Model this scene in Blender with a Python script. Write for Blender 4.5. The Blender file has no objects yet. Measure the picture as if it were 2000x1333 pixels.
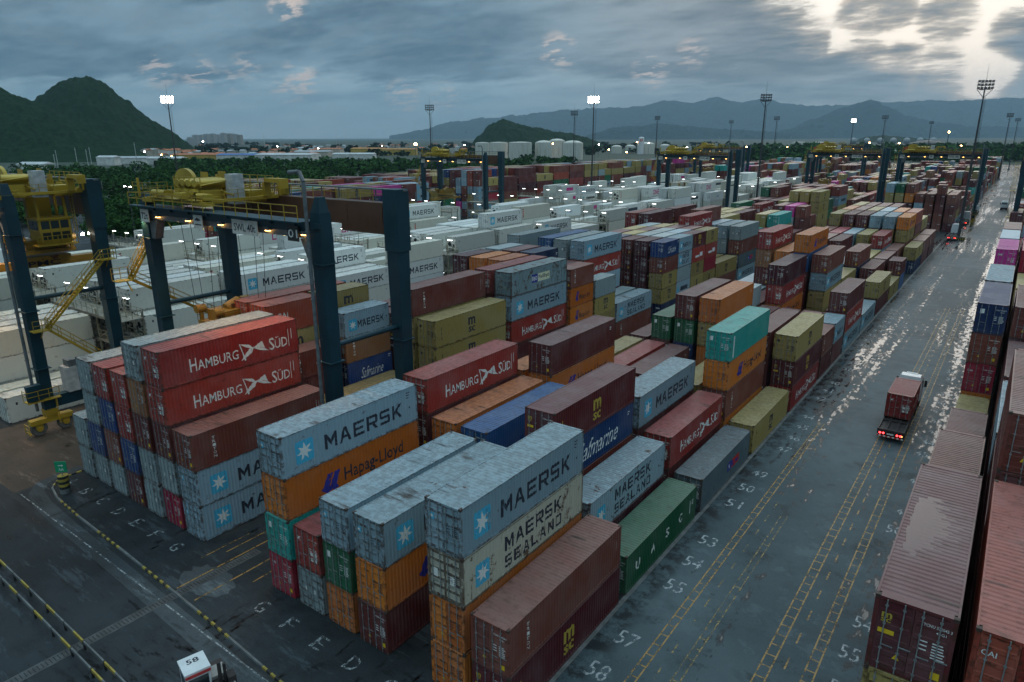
import bpy, bmesh, math, random
from mathutils import Vector, Matrix, noise
from mathutils.bvhtree import BVHTree
R = math.radians
random.seed(7)
sc = bpy.context.scene
COL = sc.collection

# ------------------------------------------------------------------ camera
CAM = Vector((37.326, -23.289, 29.570))
YAW, PITCH, ROLL, FPX = R(36.075), R(16.418), R(-0.186), 1349.0
FW = Vector((-math.sin(YAW)*math.cos(PITCH), math.cos(YAW)*math.cos(PITCH), -math.sin(PITCH)))
RT = Vector((math.cos(YAW), math.sin(YAW), 0)); UPV = RT.cross(FW)
R2 = RT*math.cos(ROLL) + UPV*math.sin(ROLL); U2 = -RT*math.sin(ROLL) + UPV*math.cos(ROLL)
HF = Vector((-math.sin(YAW), math.cos(YAW), 0))          # horizontal view direction
cd = bpy.data.cameras.new('camera'); cam = bpy.data.objects.new('camera', cd); COL.objects.link(cam)
cd.sensor_width = 36; cd.lens = FPX*36/2000; cd.clip_start = .5; cd.clip_end = 90000
cam.matrix_world = Matrix(((R2.x, U2.x, -FW.x, CAM.x), (R2.y, U2.y, -FW.y, CAM.y), (R2.z, U2.z, -FW.z, CAM.z), (0, 0, 0, 1)))
sc.camera = cam

def skydir(px, py):
    return (FW*FPX + R2*(px-1000) - U2*(py-666.5)).normalized()
def far(px, d, z=0.0):
    """a ground position d metres out, in the compass direction that column px of the photo looks along"""
    dr = skydir(px, 268); h = Vector((dr.x, dr.y, 0)).normalized()
    k = d / max(.3, h.dot(HF))
    return Vector((CAM.x+h.x*k, CAM.y+h.y*k, z))

# ------------------------------------------------------------------ object helpers
def link(o, parent=None):
    COL.objects.link(o)
    if parent is not None: o.parent = parent
    return o
def tag(o, label, cat, group=None, kind=None):
    if label: o['label'] = label
    if cat: o['category'] = cat
    if group: o['group'] = group
    if kind: o['kind'] = kind
    return o
def empty(name, loc, rz=0):
    o = bpy.data.objects.new(name, None); o.location = loc; o.rotation_euler = (0, 0, rz); o.empty_display_size = .3
    return link(o)
def copy_tree(o, parent=None):
    c = o.copy(); link(c)
    if parent is not None: c.parent = parent
    for ch in list(o.children): copy_tree(ch, c)
    return c

class MB:
    """collects shapes; build() links them as ONE mesh object"""
    def __init__(s): s.v = []; s.f = []; s.m = []
    def quad(s, a, b, c, d, m=0):
        n = len(s.v); s.v += [a, b, c, d]; s.f.append((n, n+1, n+2, n+3)); s.m.append(m)
    def poly(s, pts, m=0):
        n = len(s.v); s.v += list(pts); s.f.append(tuple(range(n, n+len(pts)))); s.m.append(m)
    def box(s, x0, x1, y0, y1, z0, z1, m=0):
        n = len(s.v)
        s.v += [(x0,y0,z0),(x1,y0,z0),(x1,y1,z0),(x0,y1,z0),(x0,y0,z1),(x1,y0,z1),(x1,y1,z1),(x0,y1,z1)]
        for q in ((0,3,2,1),(4,5,6,7),(0,1,5,4),(1,2,6,5),(2,3,7,6),(3,0,4,7)):
            s.f.append(tuple(n+i for i in q)); s.m.append(m)
    def frus(s, c0, a0, b0, c1, a1, b1, m=0):
        """tapered box: centre c, half sizes a (x) b (y) at bottom and top"""
        n = len(s.v)
        for c, a, b in ((c0,a0,b0),(c1,a1,b1)):
            s.v += [(c[0]-a,c[1]-b,c[2]),(c[0]+a,c[1]-b,c[2]),(c[0]+a,c[1]+b,c[2]),(c[0]-a,c[1]+b,c[2])]
        for q in ((0,3,2,1),(4,5,6,7),(0,1,5,4),(1,2,6,5),(2,3,7,6),(3,0,4,7)):
            s.f.append(tuple(n+i for i in q)); s.m.append(m)
    def bar(s, p, q, w=.05, h=None, m=0):
        """rectangular bar from p to q"""
        h = w if h is None else h
        p = Vector(p); q = Vector(q); d = (q-p).normalized()
        up = Vector((0,0,1)) if abs(d.z) < .95 else Vector((0,1,0))
        sx = d.cross(up).normalized()*w/2; sy = sx.cross(d).normalized()*h/2
        n = len(s.v)
        for c in (p, q):
            for a, b in ((-1,-1),(1,-1),(1,1),(-1,1)): s.v.append(tuple(c+sx*a+sy*b))
        for k in ((0,3,2,1),(4,5,6,7),(0,1,5,4),(1,2,6,5),(2,3,7,6),(3,0,4,7)):
            s.f.append(tuple(n+i for i in k)); s.m.append(m)
    def tube(s, p, q, r0, r1=None, seg=10, m=0, caps=True):
        r1 = r0 if r1 is None else r1
        p = Vector(p); q = Vector(q); d = (q-p).normalized()
        up = Vector((0,0,1)) if abs(d.z) < .95 else Vector((0,1,0))
        a = d.cross(up).normalized(); b = a.cross(d).normalized(); n = len(s.v)
        for c, r in ((p,r0),(q,r1)):
            for i in range(seg):
                t = 2*math.pi*i/seg; s.v.append(tuple(c+a*(math.cos(t)*r)+b*(math.sin(t)*r)))
        for i in range(seg):
            j = (i+1) % seg; s.f.append((n+i, n+j, n+seg+j, n+seg+i)); s.m.append(m)
        if caps:
            s.f.append(tuple(n+i for i in range(seg))[::-1]); s.m.append(m)
            s.f.append(tuple(n+seg+i for i in range(seg))); s.m.append(m)
    def rail(s, pts, h=1.1, w=.05, step=1.6, m=0):
        """handrail with posts along pts"""
        for a, b in zip(pts, pts[1:]):
            a = Vector(a); b = Vector(b); L = (b-a).length; n = max(1, round(L/step))
            for k in range(n+1):
                p = a.lerp(b, k/n); s.bar(p, p+Vector((0,0,h)), w, w, m)
            for z in (h, h*.55): s.bar(a+Vector((0,0,z)), b+Vector((0,0,z)), w, w, m)
    def lathe(s, prof, c=(0,0,0), seg=20, m=0):
        n = len(s.v)
        for r, z in prof:
            for i in range(seg):
                t = 2*math.pi*i/seg; s.v.append((c[0]+r*math.cos(t), c[1]+r*math.sin(t), c[2]+z))
        for k in range(len(prof)-1):
            for i in range(seg):
                j = (i+1) % seg; a = n+k*seg; s.f.append((a+i, a+j, a+seg+j, a+seg+i)); s.m.append(m)
    def mesh(s, name, mats):
        me = bpy.data.meshes.new(name); me.from_pydata(s.v, [], s.f)
        for x in mats: me.materials.append(x)
        if len(mats) > 1: me.polygons.foreach_set('material_index', s.m)
        me.update(); return me
    def build(s, name, mats, parent=None, loc=None):
        if not isinstance(mats, (list, tuple)): mats = [mats]
        o = bpy.data.objects.new(name, s.mesh(name, mats))
        if loc: o.location = loc
        return link(o, parent)

# ------------------------------------------------------------------ materials
class NT:
    def __init__(s, name, world=False):
        s.mat = bpy.data.materials.new(name); s.mat.use_nodes = True; s.t = s.mat.node_tree
        s.bsdf = next(n for n in s.t.nodes if n.type == 'BSDF_PRINCIPLED'); s.L = s.t.links
    def n(s, typ, **kw):
        nd = s.t.nodes.new(typ)
        for k, v in kw.items():
            if k.startswith('i_'):
                key = k[2:]; key = int(key) if key.isdigit() else key
                nd.inputs[key].default_value = v
            else: setattr(nd, k, v)
        return nd
    def math(s, op, a, b=None, c=None, clamp=False):
        nd = s.t.nodes.new('ShaderNodeMath'); nd.operation = op; nd.use_clamp = clamp
        for i, x in enumerate((a, b, c)):
            if x is None: continue
            if hasattr(x, 'links') or hasattr(x, 'is_linked'): s.L.new(x, nd.inputs[i])
            else: nd.inputs[i].default_value = x
        return nd.outputs[0]
    def step(s, x, lo, hi):
        nd = s.t.nodes.new('ShaderNodeMapRange'); nd.interpolation_type = 'SMOOTHSTEP'
        s.L.new(x, nd.inputs[0]); nd.inputs[1].default_value = lo; nd.inputs[2].default_value = hi
        return nd.outputs[0]
    def mix(s, f, a, b, typ='MIX'):
        nd = s.t.nodes.new('ShaderNodeMix'); nd.data_type = 'RGBA'; nd.blend_type = typ
        for i, x in ((0, f), (6, a), (7, b)):
            if hasattr(x, 'is_linked'): s.L.new(x, nd.inputs[i])
            elif i == 0: nd.inputs[0].default_value = x
            else: nd.inputs[i].default_value = (*x, 1) if len(x) == 3 else x
        return nd.outputs[2]
    def coord(s, which='Object', scale=(1,1,1), rnd=0.0):
        tc = s.n('ShaderNodeTexCoord'); mp = s.n('ShaderNodeMapping')
        mp.inputs['Scale'].default_value = scale
        s.L.new(tc.outputs[which], mp.inputs[0])
        if rnd:
            oi = s.n('ShaderNodeObjectInfo'); v = s.math('MULTIPLY', oi.outputs['Random'], rnd)
            cb = s.n('ShaderNodeCombineXYZ')
            for i in range(3): s.L.new(v, cb.inputs[i])
            s.L.new(cb.outputs[0], mp.inputs['Location'])
        return mp.outputs[0]
    def noise(s, vec, scale, detail=4, rough=.6):
        nd = s.n('ShaderNodeTexNoise'); nd.inputs['Scale'].default_value = scale
        nd.inputs['Detail'].default_value = detail; nd.inputs['Roughness'].default_value = rough
        s.L.new(vec, nd.inputs['Vector']); return nd.outputs[0]
    def bump(s, h, strength=.3, dist=.05):
        b = s.n('ShaderNodeBump'); b.inputs['Strength'].default_value = strength; b.inputs['Distance'].default_value = dist
        s.L.new(h, b.inputs['Height']); s.L.new(b.outputs[0], s.bsdf.inputs['Normal'])
    def out(s, color=None, rough=None, metal=None, spec=None):
        b = s.bsdf
        for k, x in (('Base Color', color), ('Roughness', rough), ('Metallic', metal), ('Specular IOR Level', spec)):
            if x is None: continue
            if hasattr(x, 'is_linked'): s.L.new(x, b.inputs[k])
            else: b.inputs[k].default_value = (*x, 1) if isinstance(x, tuple) else x
        return s.mat

def plain(name, col, rough=.6, metal=0, var=.15, sc_=2.0):
    t = NT(name); v = t.coord('Object'); n = t.noise(v, sc_, 4)
    c = t.mix(t.step(n, .3, .7), tuple(x*(1-var) for x in col), tuple(min(1, x*(1+var)) for x in col))
    return t.out(c, rough, metal)
def emis(name, col, st, base=(.8,.8,.8)):
    t = NT(name); t.bsdf.inputs['Emission Color'].default_value = (*col, 1); t.bsdf.inputs['Emission Strength'].default_value = st
    return t.out(base, .4)
RUST = (.085, .032, .014)
def paint(name, col, rust=.35, rough=.42, dirt=.5, vcol=False):
    """weathered container paint: faded patches, dirt runs down the walls, standing dirt on the roof, rust"""
    t = NT(name)
    oc = t.coord('Object', rnd=60.0)
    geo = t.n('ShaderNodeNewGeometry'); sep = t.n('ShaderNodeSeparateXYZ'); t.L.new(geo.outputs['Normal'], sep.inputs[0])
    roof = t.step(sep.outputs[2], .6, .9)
    base = col
    if vcol:
        at = t.n('ShaderNodeAttribute'); at.attribute_name = 'Col'; base = at.outputs['Color']
    fade = t.noise(oc, .35, 3)
    oi = t.n('ShaderNodeObjectInfo')
    hs = t.n('ShaderNodeHueSaturation'); hs.inputs['Saturation'].default_value = 1.0
    t.L.new(t.math('MULTIPLY_ADD', oi.outputs['Random'], .35, .80), hs.inputs['Value'])
    t.L.new(t.math('MULTIPLY_ADD', oi.outputs['Random'], .010, .495), hs.inputs['Hue'])
    if hasattr(base, 'is_linked'): t.L.new(base, hs.inputs['Color'])
    else: hs.inputs['Color'].default_value = (*base, 1)
    c = t.mix(t.math('MULTIPLY', t.step(fade, .35, .75), .10), hs.outputs[0], (.50, .50, .48))
    c = t.mix(t.math('MULTIPLY', t.step(t.noise(oc, 1.1, 5, .7), .5, .75), .16), c, t.mix(.6, c, (.02,.017,.015)))
    # vertical dirt runs
    run = t.noise(t.coord('Object', (3.5, 3.5, .22), rnd=40.0), 1.0, 5, .7)
    c = t.mix(t.math('MULTIPLY', t.step(run, .55, .80), dirt*.6), c, (.07, .055, .045))
    # roof: bleached, sky reflection painted in as grey, wet dirt streaks along the corrugations
    rs = t.noise(t.coord('Object', (.25, 1.6, 1), rnd=90.0), 1.4, 5, .65)
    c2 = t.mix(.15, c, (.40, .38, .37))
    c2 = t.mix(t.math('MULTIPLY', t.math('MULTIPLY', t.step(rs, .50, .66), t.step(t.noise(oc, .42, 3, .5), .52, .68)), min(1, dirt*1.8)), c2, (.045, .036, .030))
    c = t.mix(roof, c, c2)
    if not vcol:
        gt = t.n('ShaderNodeTexCoord'); gs = t.n('ShaderNodeSeparateXYZ'); t.L.new(gt.outputs['Generated'], gs.inputs[0])
        e = t.math('MAXIMUM', t.step(gs.outputs[2], .085, .02), t.step(gs.outputs[2], .955, .985))
        e = t.math('MAXIMUM', e, t.math('MAXIMUM', t.step(gs.outputs[1], .016, .006), t.step(gs.outputs[1], .984, .994)))
        e = t.math('MULTIPLY', e, t.step(t.noise(oc, 2.6, 5, .7), .60-.34*min(rust, 1), .74-.30*min(rust, 1)))
        c = t.mix(t.math('MULTIPLY', t.math('MULTIPLY', e, t.math('SUBTRACT', 1.0, t.math('MULTIPLY', roof, .6))), .8), c, (.060,.032,.020))
    # rust
    rn = t.noise(oc, 1.2, 7, .74); rstreak = t.noise(t.coord('Object', (5, 5, .5), rnd=70.0), 1.0, 6, .75)
    rm = t.math('MAXIMUM', t.step(rn, .72-.2*rust, .80-.2*rust), t.step(rstreak, .80-.26*rust, .90-.26*rust))
    c = t.mix(t.math('MULTIPLY', rm, .85), c, RUST)
    t.L.new(t.math('MULTIPLY_ADD', t.math('MAXIMUM', rm, t.math('MULTIPLY', run, .4)), .35, rough-.05), t.bsdf.inputs['Roughness'])
    return t.out(c, None, 0, .20)

CC = dict(  # livery code -> (words, colour, rust)
 m=('pale grey',(.235,.335,.39),.55), s=('pale grey',(.26,.36,.41),.7), S=('rust-streaked grey',(.42,.40,.32),.85),
 g=('plain grey',(.25,.31,.32),.55), G=('rust-stained grey',(.22,.30,.32),1.0), p=('rusty grey-blue',(.17,.25,.27),.95), K=('dark grey',(.10,.14,.16),.7),
 h=('red',(.29,.032,.027),.5), H=('dusky red',(.24,.040,.036),.45), o=('orange',(.50,.14,.028),.5), O=('orange',(.56,.16,.022),.45),
 y=('mustard',(.32,.235,.075),.5), Y=('mustard',(.60,.40,.06),.4), b=('burgundy',(.115,.024,.024),.45), B=('burgundy',(.10,.016,.020),.25),  # Y: lamp light on these boxes is painted into the brighter yellow
 t=('brown',(.17,.045,.032),.3), T=('tan brown',(.26,.11,.05),.35), r=('brick red',(.30,.050,.030),.4), R=('crimson',(.30,.015,.04),.3),
 n=('navy blue',(.012,.028,.085),.4), N=('deep blue',(.010,.042,.15),.4), u=('bright blue',(.014,.075,.20),.4), e=('green',(.014,.115,.052),.35),
 E=('dark green',(.012,.10,.045),.3), c=('teal',(.025,.30,.26),.35), x=('dark maroon',(.075,.016,.022),.3), P=('pink',(.55,.04,.28),.25),
 w=('white',(.60,.60,.54),.45), W=('white',(.69,.70,.66),.3), Q=('white',(.68,.70,.66),.2), C=('cream',(.62,.60,.50),.35), L=('white',(.66,.69,.67),.2), Z=('white',(.66,.66,.62),.25), V=('white',(.66,.68,.66),.2))
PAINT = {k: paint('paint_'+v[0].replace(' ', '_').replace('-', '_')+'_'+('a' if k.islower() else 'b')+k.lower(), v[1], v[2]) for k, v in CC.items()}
M = {}
def letterpaint(name, col, k=.36):
    t = NT(name); n = t.noise(t.coord('Object', rnd=50), .9, 6, .8); n2 = t.noise(t.coord('Object', (4,4,.6), rnd=30), 1, 4, .7)
    tr = t.n('ShaderNodeBsdfTransparent'); mx = t.n('ShaderNodeMixShader'); out = next(x for x in t.t.nodes if x.type == 'OUTPUT_MATERIAL')
    oi = t.n('ShaderNodeObjectInfo'); f = t.step(t.math('SUBTRACT', t.math('MULTIPLY', t.math('ADD', n, n2), .5), t.math('MULTIPLY', oi.outputs['Random'], .06)), k-.05, k+.06)
    t.L.new(f, mx.inputs[0]); t.L.new(tr.outputs[0], mx.inputs[1]); t.L.new(t.bsdf.outputs[0], mx.inputs[2]); t.L.new(mx.outputs[0], out.inputs[0]); t.out(None, .5, 0, .2)
    c = t.mix(t.math('MULTIPLY', n2, .14), col, (.25,.24,.22)); return t.out(c)
M['casting'] = plain('corner_casting_steel', (.07,.045,.035), .7, .2, .4, 6)
M['rod'] = plain('galvanised_steel', (.30,.32,.32), .45, .5, .2, 5)
M['white'] = letterpaint('white_lettering', (.74,.75,.72))
M['ink'] = letterpaint('dark_lettering', (.018,.022,.04))
M['black'] = plain('black_rubber', (.012,.012,.013), .7, 0, .3, 3)
M['star_blue'] = letterpaint('sky_blue_panel', (.06,.42,.62))
M['royal'] = letterpaint('royal_blue_emblem', (.02,.03,.28))
M['magenta'] = letterpaint('magenta_lettering', (.50,.01,.16))
M['gold'] = letterpaint('mustard_lettering', (.50,.36,.05))
M['red_mark'] = letterpaint('red_panel', (.55,.03,.02))
M['cream'] = letterpaint('cream_panel', (.70,.70,.50))
M['yellow_mark'] = plain('yellow_sticker', (.75,.48,.02), .5, 0, .1, 2)
M['crane_blue'] = None

# ------------------------------------------------------------------ lettering
_txt = {}
def text2d(txt, bold=.0, shear=0, size=1.0, space=1.0, line=.8):
    key = (txt, bold, shear, size, space, line)
    if key in _txt: return _txt[key]
    cu = bpy.data.curves.new('t', 'FONT'); cu.body = txt; cu.size = size; cu.offset = bold; cu.shear = shear
    cu.space_character = space; cu.space_line = line; cu.resolution_u = 2; cu.fill_mode = 'FRONT'
    ob = bpy.data.objects.new('t', cu); COL.objects.link(ob)
    me = bpy.data.meshes.new_from_object(ob)
    v = [(p.co.x, p.co.y) for p in me.vertices]; f = [tuple(p.vertices) for p in me.polygons]
    bpy.data.objects.remove(ob); bpy.data.curves.remove(cu); bpy.data.meshes.remove(me)
    x0 = min(a for a, b in v); x1 = max(a for a, b in v); y0 = min(b for a, b in v)
    v = [(a-x0, b-y0) for a, b in v]; r = (v, f, x1-x0, max(b for a, b in v)); _txt[key] = r
    return r
GL = dict(
 M=[[(0,0),(.2,0),(.2,1),(0,1)],[(.8,0),(1,0),(1,1),(.8,1)],[(.2,1),(.2,.62),(.5,.18),(.5,.55)],[(.8,1),(.5,.55),(.5,.18),(.8,.62)]],
 A=[[(0,0),(.21,0),(.5,.8),(.5,1),(.37,1)],[(1,0),(.63,1),(.5,1),(.5,.8),(.79,0)],[(.3115,.28),(.6885,.28),(.627,.45),(.373,.45)]],
 E=[[(0,0),(.2,0),(.2,1),(0,1)],[(.2,0),(1,0),(1,.19),(.2,.19)],[(.2,.41),(.9,.41),(.9,.59),(.2,.59)],[(.2,.81),(1,.81),(1,1),(.2,1)]],
 R=[[(0,0),(.2,0),(.2,1),(0,1)],[(.2,.81),(.8,.81),(.8,1),(.2,1)],[(.8,.36),(.9,.38),(1,.5),(1,.88),(.9,1),(.8,1)],[(.2,.36),(.8,.36),(.8,.54),(.2,.54)],[(.48,.355),(.76,0),(1,0),(.74,.355)]],
 S=[[(.2,.81),(.97,.81),(.97,1),(.2,1)],[(0,.52),(.1,.41),(.2,.41),(.2,1),(.1,1),(0,.9)],[(.2,.41),(.8,.41),(.8,.59),(.2,.59)],[(.8,0),(.9,0),(1,.1),(1,.48),(.9,.59),(.8,.59)],[(.02,0),(.8,0),(.8,.19),(.02,.19)]],
 K=[[(0,0),(.2,0),(.2,1),(0,1)],[(.2,.34),(.36,.44),(1,1),(.72,1),(.2,.58)],[(.365,.44),(.74,0),(1,0),(.50,.56)]],
 L=[[(0,0),(.2,0),(.2,1),(0,1)],[(.2,0),(.95,0),(.95,.19),(.2,.19)]],
 N=[[(0,0),(.2,0),(.2,1),(0,1)],[(.8,0),(1,0),(1,1),(.8,1)],[(.2,1),(.2,.68),(.8,0),(.8,.32)]],
 D=[[(0,0),(.2,0),(.2,1),(0,1)],[(.2,.81),(.8,.81),(.8,1),(.2,1)],[(.8,0),(.88,0),(1,.14),(1,.86),(.88,1),(.8,1)],[(.2,0),(.8,0),(.8,.19),(.2,.19)]],
 O=[[(0,0),(.2,0),(.2,1),(0,1)],[(.2,.81),(.8,.81),(.8,1),(.2,1)],[(.8,0),(1,0),(1,1),(.8,1)],[(.2,0),(.8,0),(.8,.19),(.2,.19)]])
class D2:
    def block(s, txt, x, y, w, h, m=0, gap=.28):
        n = len(txt); cw = w/(n+(n-1)*gap)
        for i, ch in enumerate(txt):
            for p in GL[ch]: s.items.append(([(x+i*cw*(1+gap)+a*cw, y+b*h) for a, b in p], [tuple(range(len(p)))], m, 0))
        return s
    """flat artwork in metres: x to the right, y up; several layers, each a material index"""
    def __init__(s): s.items = []
    def text(s, txt, x, y, w=None, h=None, m=0, bold=.0, shear=0, layer=0, space=1.0, line=.8):
        v, f, W_, H_ = text2d(txt, bold, shear, 1.0, space, line)
        sy = h/H_ if h else w/W_; sx = w/W_ if w else sy
        s.items.append(([(x+a*sx, y+b*sy) for a, b in v], f, m, layer)); return s
    def poly(s, pts, m=0, layer=0):
        s.items.append((list(pts), [tuple(range(len(pts)))], m, layer)); return s
    def rect(s, x, y, w, h, m=0, layer=0): return s.poly([(x,y),(x+w,y),(x+w,y+h),(x,y+h)], m, layer)
def star(cx, cy, r, n=7, k=.42, rot=0):
    return [(cx+(r if i % 2 == 0 else r*k)*math.sin(math.pi*i/n+rot), cy+(r if i % 2 == 0 else r*k)*math.cos(math.pi*i/n+rot)) for i in range(2*n)]
def rrect(x, y, w, h, r):
    p = []
    for cx, cy, a0 in ((x+w-r,y+r,-90),(x+w-r,y+h-r,0),(x+r,y+h-r,90),(x+r,y+r,180)):
        for k in range(4): a = R(a0+k*30); p.append((cx+r*math.cos(a), cy+r*math.sin(a)))
    return p

# ------------------------------------------------------------------ containers
W = 2.438; L40 = 12.192; L20 = 6.058; P = 2.939; HT = 2.923; BP = 13.26; HS = 2.60
HC = 2.905
def ribs(a, b, per, depth):
    """trapezoid corrugation breakpoints (position, inward depth) from a to b"""
    n = max(1, round((b-a)/per)); p = (b-a)/n; out = []
    for i in range(n):
        o = a+i*p; out += [(o, 0), (o+.32*p, 0), (o+.5*p, depth), (o+.82*p, depth)]
    out.append((b, 0)); return out
def body_mesh(name, Lc, Hc, smooth=False, machine=False):
    b = MB(); x = W/2; y = Lc/2; pw = .15
    for sx in (-1, 1):
        for sy in (-1, 1):
            xs = sorted((sx*x, sx*(x-pw))); ys = sorted((sy*y, sy*(y-pw)))
            b.box(xs[0], xs[1], ys[0], ys[1], .118, Hc-.118, 0)
            for z0, z1 in ((0, .118), (Hc-.118, Hc)):       # corner castings, a few mm proud
                b.box(min(sx*(x+.004), sx*(x-.158)), max(sx*(x+.004), sx*(x-.158)), min(sy*(y+.004), sy*(y-.174)), max(sy*(y+.004), sy*(y-.174)), z0, z1+(.006 if z1 == Hc else 0), 1)
        xs = sorted((sx*x, sx*(x-.07))); b.box(xs[0], xs[1], -y+.174, y-.174, Hc-.075, Hc-.012, 0)
        xs = sorted((sx*x, sx*(x-.09))); b.box(xs[0], xs[1], -y+.174, y-.174, .02, .17, 0)
        pr = ribs(-y+pw, y-pw, .285 if not smooth else .61, .036 if not smooth else .006)
        for (p0, d0), (p1, d1) in zip(pr, pr[1:]):
            X0 = sx*(x-.004-d0); X1 = sx*(x-.004-d1)
            q = [(X0, p0, .16), (X1, p1, .16), (X1, p1, Hc-.07), (X0, p0, Hc-.07)]
            b.quad(*(q if sx > 0 else q[::-1]), 0)
    # roof
    zr = Hc-.022
    b.box(-x+.158, x-.158, -y, -y+.28, Hc-.13, Hc-.012, 0); b.box(-x+.158, x-.158, y-.2, y, Hc-.13, Hc-.012, 0)
    pr = ribs(-y+.28, y-.2, .285, .022 if not smooth else .003)
    for (p0, d0), (p1, d1) in zip(pr, pr[1:]):
        b.quad((-x+.07, p0, zr-d0), (x-.07, p0, zr-d0), (x-.07, p1, zr-d1), (-x+.07, p1, zr-d1), 0)
    # far end
    if not smooth:
        pr = ribs(-x+pw, x-pw, .25, .04)
        for (p0, d0), (p1, d1) in zip(pr, pr[1:]):
            b.quad((p1, y-.006-d1, .15), (p0, y-.006-d0, .15), (p0, y-.006-d0, Hc-.12), (p1, y-.006-d1, Hc-.12), 0)
    else: b.quad((x-pw, y-.02, .15), (-x+pw, y-.02, .15), (-x+pw, y-.02, Hc-.12), (x-pw, y-.02, Hc-.12), 0)
    b.box(-x+.158, x-.158, y-.12, y-.008, .02, .16, 0); b.box(-x+.158, x-.158, -y+.008, -y+.12, .02, .13, 0)
    b.quad((-x+.09, -y+.1, .1), (-x+.09, y-.1, .1), (x-.09, y-.1, .1), (x-.09, -y+.1, .1), 1)
    b.quad((-x+pw, -y+.09, .1), (x-pw, -y+.09, .1), (x-pw, -y+.09, Hc-.12), (-x+pw, -y+.09, Hc-.12), 1)
    return b.mesh(name, [M['white'], M['casting']])
def door_mesh(name, Hc, side, rods=True, smooth=False):
    """one leaf, local origin container centre; panels pressed in five bands"""
    b = MB(); x0, x1 = ((-W/2+.155, -.008) if side < 0 else (.008, W/2-.155)); z0, z1 = .14, Hc-.14; y = -.03
    nb = 5
    if smooth: b.box(x0, x1, y, y+.05, z0, z1, 0)
    else:
        b.box(x0, x0+.07, y, y+.05, z0, z1, 0); b.box(x1-.07, x1, y, y+.05, z0, z1, 0)
        pr = []
        zz = z0; hh = (z1-z0)/nb
        for i in range(nb):
            pr += [(zz, 0), (zz+hh*.30, 0), (zz+hh*.38, .014), (zz+hh*.92, .014)]; zz += hh
        pr.append((z1, 0))
        for (a, d0), (c, d1) in zip(pr, pr[1:]): b.quad((x0+.07, y+d0, a), (x1-.07, y+d0, a), (x1-.07, y+d1, c), (x0+.07, y+d1, c), 0)
    if rods:
        for k in (.22, .72):
            xr = x0+(x1-x0)*k; b.tube((xr, y-.045, .06), (xr, y-.045, Hc-.06), .02, seg=6, m=1)
            for z in (.30, .9, 1.9, Hc-.3): b.box(xr-.05, xr+.05, y-.05, y-.001, z-.03, z+.03, 1)
        b.box(x0+(x1-x0)*.22, x0+(x1-x0)*.66, y-.07, y-.05, 1.08, 1.12, 1)
    return b.mesh(name, [M['white'], M['rod']])
def rod_mesh(name, Hc, side, k):
    b = MB(); x0, x1 = ((-W/2+.155, -.008) if side < 0 else (.008, W/2-.155)); y = -.03
    xr = x0+(x1-x0)*k; b.tube((xr, y-.045, .06), (xr, y-.045, Hc-.06), .021, seg=8, m=0)
    for z in (.30, .9, 1.9, Hc-.3): b.box(xr-.05, xr+.05, y-.05, y-.001, z-.03, z+.03, 0)
    b.box(xr-.02, xr+.36, y-.075, y-.055, 1.02+k*.2, 1.06+k*.2, 0)
    return b.mesh(name, [M['rod']])
def machine_mesh(name, Hc):
    """refrigeration unit end"""
    b = MB(); x = W/2
    b.box(-x+.155, x-.155, -.03, .05, .14, Hc-.14, 0)
    b.box(-.95, .95, -.06, -.031, 1.75, Hc-.25, 0)
    n = 14; c = (-.25, 1.55); r = .42
    b.poly([(c[0]+r*math.cos(2*math.pi*i/n), -.065, c[1]+r*math.sin(2*math.pi*i/n)) for i in range(n)][::1], 1)
    b.box(.25, .95, -.07, -.031, .95, 1.55, 1); b.box(-.95, -.75, -.07, -.031, .4, 1.4, 1); b.box(-.5, .9, -.07, -.031, .25, .75, 1)
    b.box(.35, .6, -.09, -.071, 1.15, 1.4, 0); b.box(-.3, .2, -.09, -.071, .35, .6, 0)
    for k in (-.8, .3): b.box(k, k+.5, -.085, -.061, 2.1, 2.35, 2)
    return b.mesh(name, [M['white'], M['black'], M['rod']])

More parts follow.
